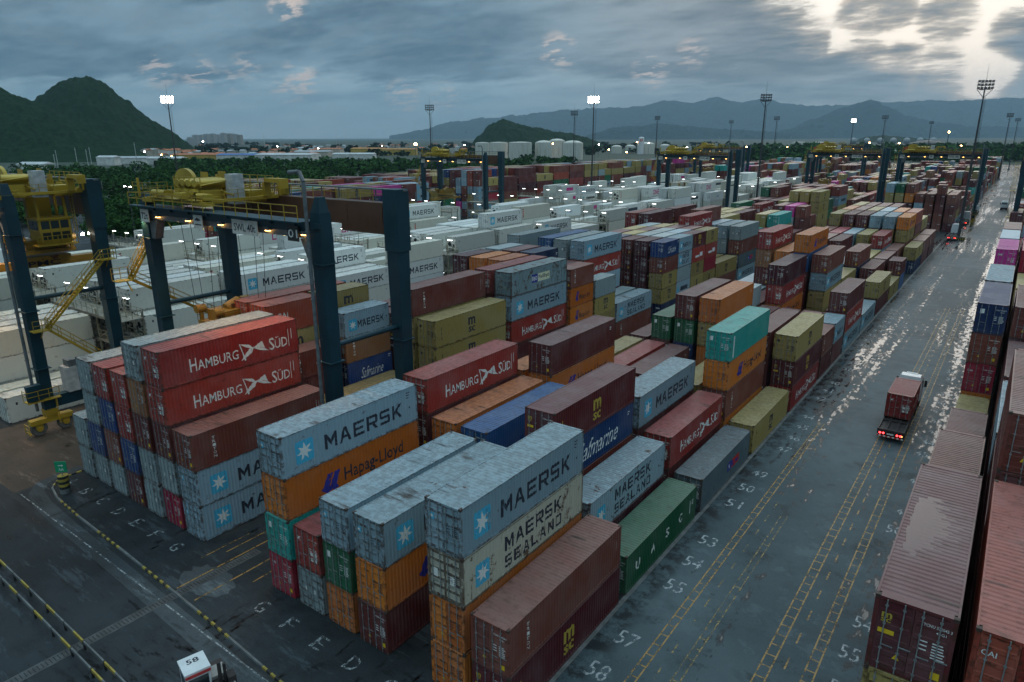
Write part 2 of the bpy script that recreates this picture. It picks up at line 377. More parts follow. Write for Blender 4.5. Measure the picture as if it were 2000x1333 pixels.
# artwork for the right-hand wall. Coordinates: x along the wall from its near end (0..Lc), y height
def art(code, Lc):
    d = D2(); f = Lc/L40; two = Lc < 8
    mats = [M['ink'], M['star_blue'], M['white']]
    if code in 'mW':
        s = 1.42 if not two else 1.05
        d.poly(rrect(.95*f+.1, .62, s, s+.14, .16), 1, 0); d.poly(star(.95*f+.1+s/2, .62+(s+.14)/2, s*.46), 2, 1)
        d.block('MAERSK', 3.3*f+.1, .82, 7.2*f, 1.08 if not two else .74, 0, .22)
        for k in range(3): d.rect(11.1*f, 2.45-.2*k, .35-.06*k, .07, 0)
        d.rect(11.3*f, 1.2, .14, .14, 0)
    elif code in 'sS':
        s = 1.25
        d.poly(rrect(.95*f+.1, .62, s, s+.12, .16), 1, 0); d.poly(star(.95*f+.1+s/2, .62+(s+.12)/2, s*.46), 2, 1)
        d.block('MAERSK', 3.6*f+.1, 1.48, 5.9*f, .90, 0, .22); d.block('SEALAND', 3.6*f+.1, .42, 5.9*f, .76, 0, .34)
    elif code in 'hHQ':
        mats = [M['white'] if code != 'Q' else M['ink'], M['white'] if code != 'Q' else M['red_mark']]
        x = 2.3*f; h1 = 1.0 if not two else .62
        d.text('H', x, .75, h=h1*1.05, w=.55*f, m=0, bold=.008); d.text('AMBURG', x+.62*f, .78, w=3.5*f, h=h1*.78, m=0, bold=.006)
        e = x+4.25*f; k = f
        d.poly([(e,1.95),(e+.9*k,1.72),(e+1.25*k,1.35),(e+1.0*k,1.38),(e+.62*k,1.55)], 1)
        d.poly([(e+1.25*k,1.35),(e+1.75*k,1.62),(e+2.1*k,1.75),(e+2.35*k,1.1),(e+1.9*k,1.28)], 1)
        d.poly([(e+.95*k,1.36),(e+1.25*k,1.33),(e+1.9*k,1.0),(e+2.7*k,.80),(e+2.2*k,1.15),(e+1.3*k,1.45)], 1, 1)
        d.poly([(e+.05*k,.55),(e+.35*k,.62),(e+1.1*k,1.0),(e+1.3*k,1.4),(e+.9*k,1.38),(e+.35*k,.9)], 1, 2)
        d.poly([(e,1.95),(e+.08*k,1.9),(e+.5*k,.55),(e+.38*k,.45)], 1, 3)
        d.text('S', e+2.75*k, .75, h=h1*1.05, w=.5*f, m=0, bold=.008); d.text('\u00dcD', e+3.3*k, .78, w=1.25*f, h=h1*1.02, m=0, bold=.006)
        if not two:
            d.rect(11.2, .7, .05, 1.5, 0); d.rect(11.5, 1.3, .06, .9, 0)
    elif code == 'O':
        mats = [M['ink'], M['royal']]; x = 2.9*f; k = f
        for dx in (0, .62*k):
            d.poly([(x+dx,1.0),(x+.55*k+dx,1.0),(x+.95*k+dx,1.95),(x+.5*k+dx,1.95)], 1)
            d.poly([(x+.3*k+dx+.1,1.30),(x+.75*k+dx,.72),(x+.35*k+dx,.62),(x-.15*k+dx,.98)], 1, 1)
        d.text('Hapag-Lloyd', x+1.9*f, .6, w=5.7*f, h=1.3 if not two else .9, m=0, bold=.014)
    elif code == 'L':
        mats = [M['ink'], M['royal']]; x = 3.4*f
        for dx in (0, .5): d.poly([(x+dx,1.1),(x+.45+dx,1.1),(x+.8+dx,1.9),(x+.4+dx,1.9)], 1); d.poly([(x+.3+dx,1.35),(x+.6+dx,.8),(x+.2+dx,.8),(x-.1+dx,1.08)], 1, 1)
        d.text('Hapag-Lloyd', x+1.8, .85, w=4.6*f, h=.95, m=0, bold=.01)
    elif code in 'yB':
        mats = [M['ink'] if code == 'y' else M['gold']]; x = Lc*.44
        d.text('m', x, 1.35, w=1.2, h=.85, m=0, bold=.028); d.text('sc', x+.05, .55, w=1.1, h=.62, m=0, bold=.02)
        for k in range(3): d.rect(1.0, .7+k*.5, .09, .38, 0)
    elif code in 'tT':
        mats = [M['white']]
        for i, ch in enumerate('TRITON'): d.text(ch, 1.35*f+.3, 2.12-i*.3, w=.26, h=.21, m=0, bold=.01)
        if not two: d.rect(11.3, .9, .05, 1.3, 0); d.rect(11.55, 1.4, .05, .7, 0)
    elif code in 'rR':
        mats = [M['white']]; d.text('CAI', Lc*.20, 1.35, w=1.25, h=.62, m=0, bold=.012)
    elif code == 'x':
        mats = [M['white']]; d.text('tex', .8*f+.2, 1.7, w=.5, h=.32, m=0, bold=.01)
    elif code in 'nN':
        mats = [M['white']]
        if code == 'N': d.text('Safmarine', 3.4*f, .6, w=6.2*f, h=1.55 if not two else 1.1, m=0, bold=-.004, shear=.45)
        else: d.rect(.9*f, 1.9, .5, .1, 0)
        d.rect(11.2*f, 2.2, .35, .08, 0); d.rect(11.2*f, 2.0, .25, .08, 0)
    elif code == 'e':
        mats = [M['white']]
        for i, ch in enumerate('UASC'): d.text(ch, 1.5+i*2.45, 1.05, w=.62, h=.75, m=0, bold=.02)
        for i in range(4): d.rect(11.3, 1.95-.12*i, .3, .06, 0)
        d.rect(10.9, 1.0, .18, 1.1, 0)
    elif code == 'c':
        mats = [M['white']]
        d.rect(.75, .25, .28, 2.2, 0)
    elif code == 'p':
        mats = [M['royal'], M['cream'], M['white'], M['ink']]
        d.rect(4.2*f, 1.0, 1.3*f, 1.0, 0); d.rect(5.5*f, 1.0, 2.6*f, 1.0, 1); d.text('P&O', 4.32*f, 1.22, w=1.0*f, h=.55, m=2, bold=.02, layer=1); d.text('Nedlloyd', 5.65*f, 1.2, w=2.25*f, h=.62, m=3, bold=.01, layer=1)
    elif code == 'K':
        mats = [M['royal'], M['red_mark'], M['white']]
        d.rect(6.2*f, 1.0, 1.1*f, .85, 0); d.rect(7.3*f, 1.0, 1.9*f, .85, 1); d.text('K', 6.5*f, 1.15, w=.45*f, h=.55, m=2, bold=.03, layer=1); d.text('Line', 7.45*f, 1.15, w=1.5*f, h=.55, m=0, bold=.03, layer=1)
    elif code == 'P':
        mats = [M['white']]; d.block('ONE', Lc*.55, .9, 2.4*f, 1.0, 0, .2)
    elif code == 'Z':
        mats = [M['magenta']]; d.block('ONE', Lc*.28, .7, 4.4*f, 1.4, 0, .2)
    elif code == 'V':
        mats = [M['royal'], M['star_blue']]; d.text('MCC', Lc*.5, 1.1, w=1.6, h=.6, m=0, bold=.02); d.poly([(Lc*.38,1.2),(Lc*.43,1.5),(Lc*.48,1.25),(Lc*.43,1.3)], 1)
    elif code == 'C':
        mats = [M['red_mark'], M['white'], M['ink']]; d.rect(.9, .7, .34, 1.6, 0)
        for i, ch in enumerate('HAL'): d.text(ch, .96, 1.95-i*.42, w=.22, h=.3, m=1, bold=.01, layer=1)
        d.rect(.86, 2.3, .42, .14, 2); d.rect(.86, .56, .42, .14, 2)
    elif code == 'w':
        mats = [M['ink']]; d.rect(10.9*f, 2.1, .3, .08, 0); d.rect(.9*f, 1.9, .2, .3, 0)
    else:
        mats = [M['white'] if code in 'obYGuE' else M['ink']]
        d.rect(11.0*f, 2.1, .4, .09, 0); d.rect(11.0*f, 1.9, .3, .09, 0)
    return d, mats
def art_mesh(name, d, mats, Lc, depth=.036, per=.285, bend=True):
    """artwork laid on the corrugated wall so that it follows the ribs"""
    bm = bmesh.new(); y0, y1 = -Lc/2+.15, Lc/2-.15
    lay = bm.faces.layers.int.new('lay')
    for pts, faces, m, layer in d.items:
        vs = [bm.verts.new((0, a-Lc/2, b)) for a, b in pts]
        for f in faces:
            try: nf = bm.faces.new([vs[i] for i in f])
            except ValueError: continue
            nf.material_index = m; nf[lay] = layer
    bm.normal_update()
    for f in bm.faces:
        if f.normal.x < 0: f.normal_flip()
    # which x offset: layer by layer, 2 mm apart
    if bend:
        pr = ribs(y0, y1, per, depth); ys = [v.co.y for v in bm.verts]; a, b_ = min(ys), max(ys)
        for p, dd in pr:
            if a+.01 < p < b_-.01:
                bmesh.ops.bisect_plane(bm, geom=bm.verts[:]+bm.edges[:]+bm.faces[:], plane_co=(0, p, 0), plane_no=(0, 1, 0))
        import bisect
        keys = [p for p, _ in pr]
        for v in bm.verts:
            i = min(max(bisect.bisect_right(keys, v.co.y)-1, 0), len(pr)-2)
            (p0, d0), (p1, d1) = pr[i], pr[i+1]; t = 0 if p1 == p0 else min(max((v.co.y-p0)/(p1-p0), 0), 1)
            v.co.x = W/2-.004-(d0+(d1-d0)*t)+.004
    else:
        for v in bm.verts: v.co.x = W/2+.001
    for v in bm.verts:
        if v.link_faces: v.co.x += .004*max(f[lay] for f in v.link_faces)
    me = bpy.data.meshes.new(name); bm.to_mesh(me); bm.free()
    for x in mats: me.materials.append(x)
    return me
def doorart_mesh(name, code, Hc):
    d = D2(); mats = [M['white'] if code not in 'mgsSyYoOGpwWQCLZV' else M['ink'], M['white'], M['star_blue'], M['yellow_mark'], M['cream']]
    rnd = random.Random(code)
    d.text({'m':'MSKU','h':'SUDU','H':'SUDU','o':'HLXU','O':'HLXU','y':'MSCU'}.get(code, 'TCNU')+' '+str(rnd.randint(100000,999999))+' '+str(rnd.randint(0,9)), .28, 2.32, w=.82, h=.11, m=0, bold=.01)
    d.text('45G1', .66, 2.13, w=.3, h=.1, m=0, bold=.01)
    for i in range(6): d.rect(.62, 1.72-.11*i, .30+.12*rnd.random(), .05, 0)
    for i in range(3): d.rect(.22, 1.7-.16*i, .26, .05, 0)
    if code in 'hH':
        d.poly([(-.95,2.4),(-.75,2.25),(-.5,2.3),(-.7,2.12),(-.42,2.0),(-.72,2.08),(-.9,2.02),(-.8,2.2)], 1)
        for a in (.35, .68):
            for z in (1.25, .85): d.rect(a, z, .24, .26, 1)
    if code in 'mW':
        d.rect(-.92, 1.78, .34, .38, 2); d.poly(star(-.75, 1.97, .15), 1, 1)
    if code in 'sS': d.rect(-.8, 1.3, .3, .5, 1); d.rect(.35, 1.15, .36, .5, 1)
    if code in 'rR': d.text('CAI', -.98, 2.05, w=.42, h=.2, m=1, bold=.012)
    if code == 'x': d.text('tex', -.98, 2.1, w=.42, h=.24, m=1, bold=.012)
    if code == 'P': d.text('ONE', -.95, 2.0, w=.55, h=.26, m=1, bold=.03)
    if code == 'B':
        M2 = len(mats); mats.append(M['gold']); d.text('m', -.95, 2.12, w=.32, h=.2, m=M2, bold=.03); d.text('sc', -.95, 1.95, w=.3, h=.15, m=M2, bold=.02); d.rect(-1.0, 1.5, .5, .18, 3)
    if code in 'yY': d.rect(-.9, 2.05, .3, .25, 0)
    if code in 'cEn': d.rect(-.9, 1.95, .34, .42, 1)
    if code in 'bBtTxRo': d.poly([(-.45,.62),(-.22,.62),(-.335,.84)], 3)
    if code in 'tRbB': d.rect(.72, .4, .26, .28, 3)
    if code in 'g': d.rect(-.5, 1.3, .2, .3, 1); d.rect(.3, 1.3, .2, .3, 1)
    me = MB()
    for pts, faces, m, layer in d.items:
        for f in faces: me.poly([(pts[i][0], -.036-.004*layer, pts[i][1]*Hc/HC) for i in f], m)
    return me.mesh(name, mats)

_cm = {}
def cmesh(kind, *a):
    k = (kind,)+a
    if k not in _cm:
        if kind == 'body': _cm[k] = body_mesh('container_body', *a)
        elif kind == 'door': _cm[k] = door_mesh('container_door', *a)
        elif kind == 'rod': _cm[k] = rod_mesh('locking_rod', *a)
        elif kind == 'mach': _cm[k] = machine_mesh('cooling_unit', *a)
        elif kind == 'art':
            d, mats = art(a[0], a[1]); _cm[k] = art_mesh('lettering', d, mats, a[1], .036 if a[0] not in REEF else .006, .285 if a[0] not in REEF else .61)
        elif kind == 'dart': _cm[k] = doorart_mesh('door_marking', *a)
    return _cm[k]
REEF = 'wWQCLZV'
def setm(o, slot, mat):
    o.material_slots[slot].link = 'OBJECT'; o.material_slots[slot].material = mat
def container(code, x, y, z, Lc, Hc, detail, flip=False):
    """x,y = near left corner on the ground plan"""
    reef = code in REEF; mat = PAINT[code]
    name = 'refrigerated_container' if reef else 'shipping_container'
    root = bpy.data.objects.new(name, cmesh('body', Lc, Hc, reef)); root.location = (x+W/2, y+Lc/2, z)
    link(root); setm(root, 0, mat)
    sgn = 1
    def part(nm, me, ps, paint_=True, loc=(0,0,0)):
        o = bpy.data.objects.new(nm, me); link(o, ps); o.location = loc
        if paint_: setm(o, 0, mat)
        return o
    def end(yloc, rot, machine):
        if machine:
            o = part('cooling_unit', cmesh('mach', Hc), root, True, (0, yloc, 0)); o.rotation_euler.z = rot; return
        for s in (-1, 1):
            o = part('door', cmesh('door', Hc, s, detail < 2, reef), root, True, (0, yloc, 0)); o.rotation_euler.z = rot
            if detail >= 2:
                for k in (.22, .72): part('locking_rod', cmesh('rod', Hc, s, k), o, False)
        o = part('door_marking', cmesh('dart', code, Hc), root, False, (0, yloc, 0)); o.rotation_euler.z = rot
    if reef:
        end(-Lc/2+.03, 0, flip)
        if flip: pass
    elif flip:
        b = part('end_wall', cmesh_endwall(Hc), root, True, (0, -Lc/2+.05, 0))
    else: end(-Lc/2+.03, 0, False)
    part('lettering', cmesh('art', code, Lc), root, False)
    return root
def cmesh_endwall(Hc):
    k = ('endw', Hc)
    if k not in _cm:
        b = MB(); pr = ribs(-W/2+.15, W/2-.15, .25, .04)
        for (p0, d0), (p1, d1) in zip(pr, pr[1:]): b.quad((p0, d0-.03, .13), (p1, d1-.03, .13), (p1, d1-.03, Hc-.12), (p0, d0-.03, Hc-.12), 0)
        _cm[k] = b.mesh('end_wall', [M['white']])
    return _cm[k]

# ------------------------------------------------------------------ the stacks
# one entry per slot: block, bay, length, then each row from left to right, tiers from the ground up; '*' = 8'6" boxes
BLK = {'1': (0.0, 0.0, 7), '2': (-28.929, .217, 7), 'R': (35.45, .3, 4), '3': (-64.4, 0, 6), '4': (-88.6, 0, 6), '5': (-114.2, 0, 6), '6': (-150.5, 0, 7), '7': (-179.5, 0, 7), '8': (-209, 0, 7), '9':(-238.5,0,7)}
SLOTS = [
 ('1',0,40,'RcOm gh oEm bOm - ooSm Bt'), ('1',1,40,'bbbh bbo bbu bt btNB xs e'), ('1',2,40,'bbo bbOb bb bb bbm bh K'),
 ('1',3,40,'by bh bb b by otOc y'), ('1',4,40,'bb bbE bnEb boyo bb bbb hBy'), ('1',5,40,'b bb - bb bb bt -'), ('1',5,20,'- - bbg - - - bt'), ('1',5.5,20,'- - bbg - - - bm'),
 ('1',6,40,'bb bg bb oOhx b b mhb'), ('1',7,40,'bm bgbTh bbbo bbbuO yymt b m'), ('1',8,40,'bb bbb bb bbb by b by'), ('1',9,40,'bt bby bb bg xnt bb y'),
 ('1',10,40,'byb bbb bgb bb ty bb -'), ('1',9.9,20,'- - - - - - ub'), ('1',11,40,'bbt bbR bgm gby gmh bt -'), ('1',11.5,40,'- - - - - - ny'), ('1',12,40,'bbby bbyb bbbb ybbm byym btyO -'),
 ('1',12.5,40,'- - - - - - bt'), ('1',13,40,'bbyo bybb bboy bbym ybbo bybr -'), ('1',13.5,40,'- - - - - - bt'), ('1',14,40,'bbby bbbb yybt bbbb ybn bby -'),
 ('2',0,40,'gg gNgg gtNh bNhh ggbTg Rgbhh mmt'), ('2',1,40,'bb bb bbbyr - - Yy Yy'), ('2',1,20,'- - - bbbyr bbbt* - -'), ('2',1.5,20,'- - - bbbby bbNTm* - -'),
 ('2',2,40,'bb bb bbb bbbb bbbb byyyt byyy'), ('2',3,40,'bb bbb - - - bbbbH bbhmp'), ('2',3,20,'- - bbb bbb bbb - -'), ('2',3.46,20,'- - bbbbx bbbbo bbbbo - -'),
 ('2',4,20,'- - bbbbg bbbbb bbbbn - bnOOt*'), ('2',4.5,20,'- - bbbb bbbb bbbb - yyyg*'), ('2',4,40,'bbb bb - - - bbb -'), ('2',5,40,'bbbbg bb bbbbu bbbgg bbshm bg ts'),
 ('2',6,40,'byy bbb - - - - -'), ('2',7,40,'bby byb - - - - -'),
 ('2',6.2,20,'- - bbbby* bbbbn* bbbbb* xxxxx* nyytN*'), ('2',6.67,20,'- - bbbbb* bbbby* bbbbg* bbbbg* gmgsm*'), ('2',7.14,20,'- - bbbby* bbbbb* bbbbg* bbbbm* nyyhB*'), ('2',7.61,20,'- - bbbbg* bbbyy* bbbbb* bbbbb* nyRhy*'),
 ('2',8.1,40,'bbbbH bbbbx bbby bbbb bbbbh yy ty'), ('2',9.1,40,'bbbb bbbbb bbbb bbbbt bbbm bngs mKtg'), ('2',10.1,40,'bbyb byyy bbby bbyy byy bbc bbR'), ('2',11.1,40,'bbbb bbyy bbby byyb bbb bbyy byyc'),
 ('2',14.1,40,'bbyb bbbb bbtb bbby RybEy cyyhy tyyyy'),
 ('R',0,40,'bbbyB bbbbr - -'), ('R',1,40,'bbbt bbbbbt - -'), ('R',2,40,'btt tbbm - -'), ('R',3,40,'by bbbb bbb -'), ('R',4,40,'boRtn bbtxt btbb bby'), ('R',5,40,'bbbbm bbbb bbby -'), ('R',6,40,'byy bbby byyb -'),
 ('R',7,40,'bbyyP bbbbR bbbbt bby'), ('R',8,40,'bbbbm bbbPP bbby bbb'),
]
boxes = []      # dict per container
def add_stack(blk, bay, Lc, col, tiers, u=None, v=None, flip=False):
    std = tiers.endswith('*'); tiers = tiers.rstrip('*')
    v0, u0, nc = BLK[blk]; h = HS if std else HT
    uu = u if u is not None else u0+bay*BP
    jr = random.Random(hash_((blk, round(bay*10), col)))
    for t, c in enumerate(tiers):
        boxes.append(dict(b=blk, bay=bay, col=col, t=t, n=len(tiers), c=c, x=v0+col*P+jr.uniform(-.035, .035), y=uu+jr.uniform(-.05, .05), z=.02+t*h, L=L40 if Lc == 40 else L20, H=(HS if std else HT)-.018, flip=flip))
def hash_(t):
    s = 17
    for x in t:
        for ch in str(x): s = (s*131+ord(ch)) % 1000003
    return s
used = set()
for blk, bay, Lc, rows in SLOTS:
    for col, tiers in enumerate(rows.split()):
        used.add((blk, int(bay), col)) if tiers != '-' else None
        if tiers != '-': add_stack(blk, bay, Lc, col, tiers)
DRY = 'bbbbbbbbbbtttttttxxyyyyyymmggoOhhhRrTnNeEcHrbbttyybtyhmbP'
def rnd_stack(rg, lo, hi, pool=DRY, low='bbbtxy'):
    n = rg.randint(lo, hi); return ''.join(rg.choice(pool) for _ in range(n))
rg = random.Random(11)
def fill(blk, b0, b1, lo, hi, pool=DRY, gaps=(), p_empty=.06, drift=1):
    nc = BLK[blk][2]
    for bay in range(b0, b1):
        if bay in gaps: continue
        base = rg.randint(lo, hi); bias = rg.choice([None, None, 'y', 'b', 't', 'm'])
        for col in range(nc):
            if (blk, bay, col) in used: continue
            if rg.random() < p_empty: continue
            n = max(1, min(hi, base+rg.choice((-1, 0, 0, 0, 1)))); pl = pool+(bias*8 if bias else '')
            s = rnd_stack(rg, n, n, pl)
            if rg.random() < .25:
                add_stack(blk, bay, 20, col, s); add_stack(blk, bay+.47, 20, col, rnd_stack(rg, max(1, n-1), n, pl))
            else: add_stack(blk, bay, 40, col, s)
fill('2', 12, 14, 2, 4); fill('2', 15, 17, 3, 5)
fill('R', 9, 15, 2, 5)
fill('1', 18, 48, 1, 5); fill('2', 18, 46, 2, 4); fill('R', 17, 52, 2, 5)
fill('3', 26, 44, 2, 4); fill('4', 27, 42, 2, 5); fill('5', 26, 40, 3, 5)
fill('6', 6, 13, 4, 5, p_empty=.02); fill('6', 14, 34, 5, 6, p_empty=.02)
fill('7', 7, 30, 4, 5, 'bbbbtttxyyyyymrh', p_empty=.02); fill('8', 8, 24, 3, 5, 'bbbbtttxyyymr', p_empty=.03); fill('9', 11, 20, 3, 4, 'bbbbtttxyyymr', p_empty=.04)
# refrigerated rows: pairs of bays with their cooling units facing a service rack
RCODES = 'WWWwwwwVVCLZQw'
RACKS = []
for blk in '345':
    for k in range(0, 22):
        u = 29.3*(k//2) + (.6 if k % 2 == 0 else 16.4)
        if blk == '5' and k < 1: continue
        base = rg.choice({'3': (3, 4, 4, 5), '4': (2, 3, 3, 4), '5': (1, 2, 2, 3)}[blk]) if blk != '3' or k > 3 else 4
        for col in range(6):
            n = max(1, min(5, base+rg.choice((-1, -1, 0, 0, 1))))
            s = ''.join(rg.choice(RCODES) for _ in range(n))
            if blk == '3' and k == 0: s = ['wwC', 'wVw', 'wCw', 'wwC', 'C', 'w'][col]
            if blk == '3' and k == 1: s = ['wZVw', 'wVww', 'wwVw', 'wwwL', 'wVCw', 'CCw'][col]
            if blk == '3' and k == 2: s = ['wCw', 'wwwW', 'wwwC', 'wwV', 'wwwQ', 'wWwW'][col]
            if blk == '3' and k == 3: s = ['wWw', 'WwZL', 'wwW', 'wwwW', 'wwW', 'wwW'][col]
            if blk == '4' and k == 0: s = ['wwZZ', 'wwww', 'wwwC', 'wZwC', 'wwVC', 'wwwC'][col]
            if blk == '4' and k == 1: s = ['wwwC', 'wwZZ', 'wwwC', 'wwCw', 'wwww', 'wVwC'][col]
            if blk != '3' and rg.random() < .08: continue
            add_stack(blk, k, 40, col, s, u=u, flip=(k % 2 == 1))
        if k % 2 == 0: RACKS.append((blk, u+L40+.45))

# how large does each box show from the photograph's viewpoint?  (keeps the nearest / largest as individuals)
V_, T_ = [], []
for b in boxes:
    n = len(V_); x, y, z = b['x'], b['y'], b['z']
    for dz in (0, b['H']):
        for dx, dy in ((0, 0), (W, 0), (W, b['L']), (0, b['L'])): V_.append((x+dx, y+dy, z+dz))
    for q in ((4,5,6,7), (0,1,5,4), (1,2,6,5), (2,3,7,6), (3,0,4,7)): T_.append(tuple(n+i for i in q))
bvh = BVHTree.FromPolygons(V_, T_)
for b in boxes: b['px'] = 0
for iy in range(88, 341, 1):
    for ix in range(0, 512, 1):
        d = skydir((ix+.5)*3.906, (iy+.5)*3.906)
        if d.z > -.012: continue
        hit = bvh.ray_cast(CAM, d)
        if hit[2] is not None: boxes[hit[2]//5]['px'] += 1
dry = sorted((b for b in boxes if b['c'] not in REEF and b['px'] > 0), key=lambda b: -b['px'])
ref = sorted((b for b in boxes if b['c'] in REEF and b['px'] > 0), key=lambda b: -b['px'])
solo = dry[:225]+ref[:75]
for b in boxes: b['solo'] = False
for b in solo: b['solo'] = True
print('boxes', len(boxes), 'dry seen', len(dry), 'reefers seen', len(ref), 'smallest solo px', dry[min(224,len(dry)-1)]['px'], ref[min(74,len(ref)-1)]['px'])

ORD = ['zeroth','first','second','third','fourth','fifth','sixth','seventh','eighth','ninth','tenth','eleventh','twelfth','thirteenth','fourteenth','fifteenth','sixteenth','seventeenth','eighteenth','nineteenth','twentieth','twenty-first','twenty-second','twenty-third','twenty-fourth','twenty-fifth','twenty-sixth','twenty-seventh','twenty-eighth','twenty-ninth','thirtieth']
def label_for(b):
    look = CC[b['c']][0]
    if b['c'] in 'mW': look += ' star-marked'
    if b['c'] in 'hH': look += ' flag-marked'
    if b['c'] in 'tT': look += ' vertical-lettered'
    if b['c'] in REEF: what = 'refrigerated container'
    else: what = 'container' if b['L'] > 8 else 'half-length container'
    tier = 'on ground' if b['t'] == 0 else ('topmost' if b['t'] == b['n']-1 else ORD[b['t']+1]+' up')
    if b['t'] == 0 and b['n'] == 1: tier = 'alone on ground'
    if b['b'] in '12': row = 7-b['col'] + (0 if b['b'] == '1' else 7); side = 'left of road'
    elif b['b'] == 'R': row = b['col']+1; side = 'right of road'
    elif b['b'] in '345': row = 6-b['col']+6*'345'.index(b['b']); side = 'of white boxes'
    else: row = 7-b['col']+7*'6789'.index(b['b']); side = 'of far wall'
    bay = int(b['bay'])+1; fr = b['bay']-int(b['bay'])
    bays = sorted({(round(q['bay'], 2)) for q in boxes if q['b'] == b['b'] and q['col'] == b['col']})
    slot = bays.index(round(b['bay'], 2))+1
    return f"{look} {what}, {tier}, {ORD[row]} row {side}, {ORD[slot] if slot < len(ORD) else slot} stack back"
labels = {}
det_n = 0
for i, b in enumerate(solo):
    dist = (Vector((b['x'], b['y'], b['z']))-CAM).length
    detail = 2 if dist < 62 else 1
    o = container(b['c'], b['x'], b['y'], b['z'], b['L'], b['H'], detail, b['flip'])
    lb = label_for(b)
    if lb in labels: print('DUPLABEL', lb)
    labels[lb] = 1
    tag(o, lb, 'refrigerated container' if b['c'] in REEF else 'container', 'refrigerated containers stacked beside service racks' if b['c'] in REEF else 'shipping containers stacked in the yard blocks')

for o in [q for q in sc.objects if q.name.startswith('shipping_container') and q.parent is None]:
    if abs(o.location.x-(35.45+W/2)) < .1 and o.location.y < 8 and o.location.z > 11:
        t = NT('rain_water'); b = MB(); per = (L40-.48)/41; y = -2.9; q = random.Random(4)
        for k in range(19):
            e = math.sin((k+.7)/20*math.pi); x0 = -.85-.1*e+q.uniform(-.05,.05)+(.25 if k < 1 or k > 17 else 0); x1 = x0+.35+1.35*e+q.uniform(-.25,.3)
            b.quad((x0,y,HC-.0170),(x1,y+.03,HC-.0170),(x1-.12,y+per*.6,HC-.0170),(x0,y+per*.6,HC-.0170)); b.quad((x0,y+per*.6,HC-.0172),(x0+(x1-x0)*.72,y+per*.6,HC-.0172),(x0+(x1-x0)*.72,y+per,HC-.0172),(x0,y+per,HC-.0172)); y += per
        b.build('rain_puddle', t.out((.085,.045,.052), .28, 0, .3), o)
def stuff_mesh(name, lst, matname):
    v, f, cols = [], [], []
    def q(pts, c):
        n = len(v); v.extend(pts); f.append((n, n+1, n+2, n+3)); cols.append(c)
    for b in lst:
        x, y, z, L, H = b['x'], b['y'], b['z'], b['L'], b['H']; r_ = random.Random(hash_((x, y, z)))
        k = r_.uniform(.75, 1.2); c = tuple(min(1, a*k) for a in CC[b['c']][1])
        X, Y, Z = x+W, y+L, z+H
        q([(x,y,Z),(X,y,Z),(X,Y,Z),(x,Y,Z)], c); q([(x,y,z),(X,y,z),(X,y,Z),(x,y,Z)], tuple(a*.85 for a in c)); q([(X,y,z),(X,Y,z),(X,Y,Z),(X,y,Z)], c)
        q([(X,Y,z),(x,Y,z),(x,Y,Z),(X,Y,Z)], c); q([(x,Y,z),(x,y,z),(x,y,Z),(x,Y,Z)], c); q([(x,y,z),(x,Y,z),(X,Y,z),(X,y,z)], c)
        if b['px'] == 0: continue
        cd_ = b['c']; a = X+.02; mk = None
        if cd_ in 'msW': mk = [(.08,.18,.3,.7,(.08,.42,.6)), (.30,.82,.38,.66,(.03,.04,.06))]
        elif cd_ == 'y': mk = [(.45,.53,.25,.75,(.03,.03,.03))]
        elif cd_ in 'hQ': mk = [(.25,.55,.3,.45,(.7,.7,.7)), (.58,.8,.32,.6,(.7,.7,.7))]
        elif cd_ == 'O': mk = [(.22,.32,.3,.65,(.03,.04,.25)), (.38,.8,.32,.6,(.03,.03,.05))]
        elif cd_ in 'tTc': mk = [(.10,.125,.15,.8,(.7,.7,.7))]
        elif cd_ == 'Z': mk = [(.3,.7,.3,.7,(.5,.02,.2))]
        for m_ in mk or []:
            q([(a,y+L*m_[0],z+H*m_[2]),(a,y+L*m_[1],z+H*m_[2]),(a,y+L*m_[1],z+H*m_[3]),(a,y+L*m_[0],z+H*m_[3])], m_[4])
        e = y-.02   # door bars and marks
        for k in (.18, .36, .62, .80): q([(x+W*k,e,z+.1),(x+W*k+.05,e,z+.1),(x+W*k+.05,e,Z-.1),(x+W*k,e,Z-.1)], tuple(a*.6+.13 for a in c))
        q([(x+W*.5-.02,e,z+.1),(x+W*.5+.02,e,z+.1),(x+W*.5+.02,e,Z-.1),(x+W*.5-.02,e,Z-.1)], tuple(a*.25 for a in c))
        if cd_ not in REEF: q([(x+W*.64,e-.01,Z-.75),(x+W*.92,e-.01,Z-.75),(x+W*.92,e-.01,Z-.55),(x+W*.64,e-.01,Z-.55)], (.5,.5,.5))
    me = bpy.data.meshes.new(name); me.from_pydata(v, [], f)
    at = me.color_attributes.new('Col', 'FLOAT_COLOR', 'CORNER'); data = []
    for c in cols: data += [c[0], c[1], c[2], 1]*4
    at.data.foreach_set('color', data)
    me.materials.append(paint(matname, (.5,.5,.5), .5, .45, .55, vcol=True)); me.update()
    return link(bpy.data.objects.new(name, me))
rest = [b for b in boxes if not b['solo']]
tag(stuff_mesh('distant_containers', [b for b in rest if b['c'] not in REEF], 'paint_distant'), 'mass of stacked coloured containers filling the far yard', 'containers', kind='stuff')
tag(stuff_mesh('distant_refrigerated_containers', [b for b in rest if b['c'] in REEF], 'paint_distant_white'), 'mass of stacked white refrigerated containers filling the middle of the yard', 'refrigerated containers', kind='stuff')

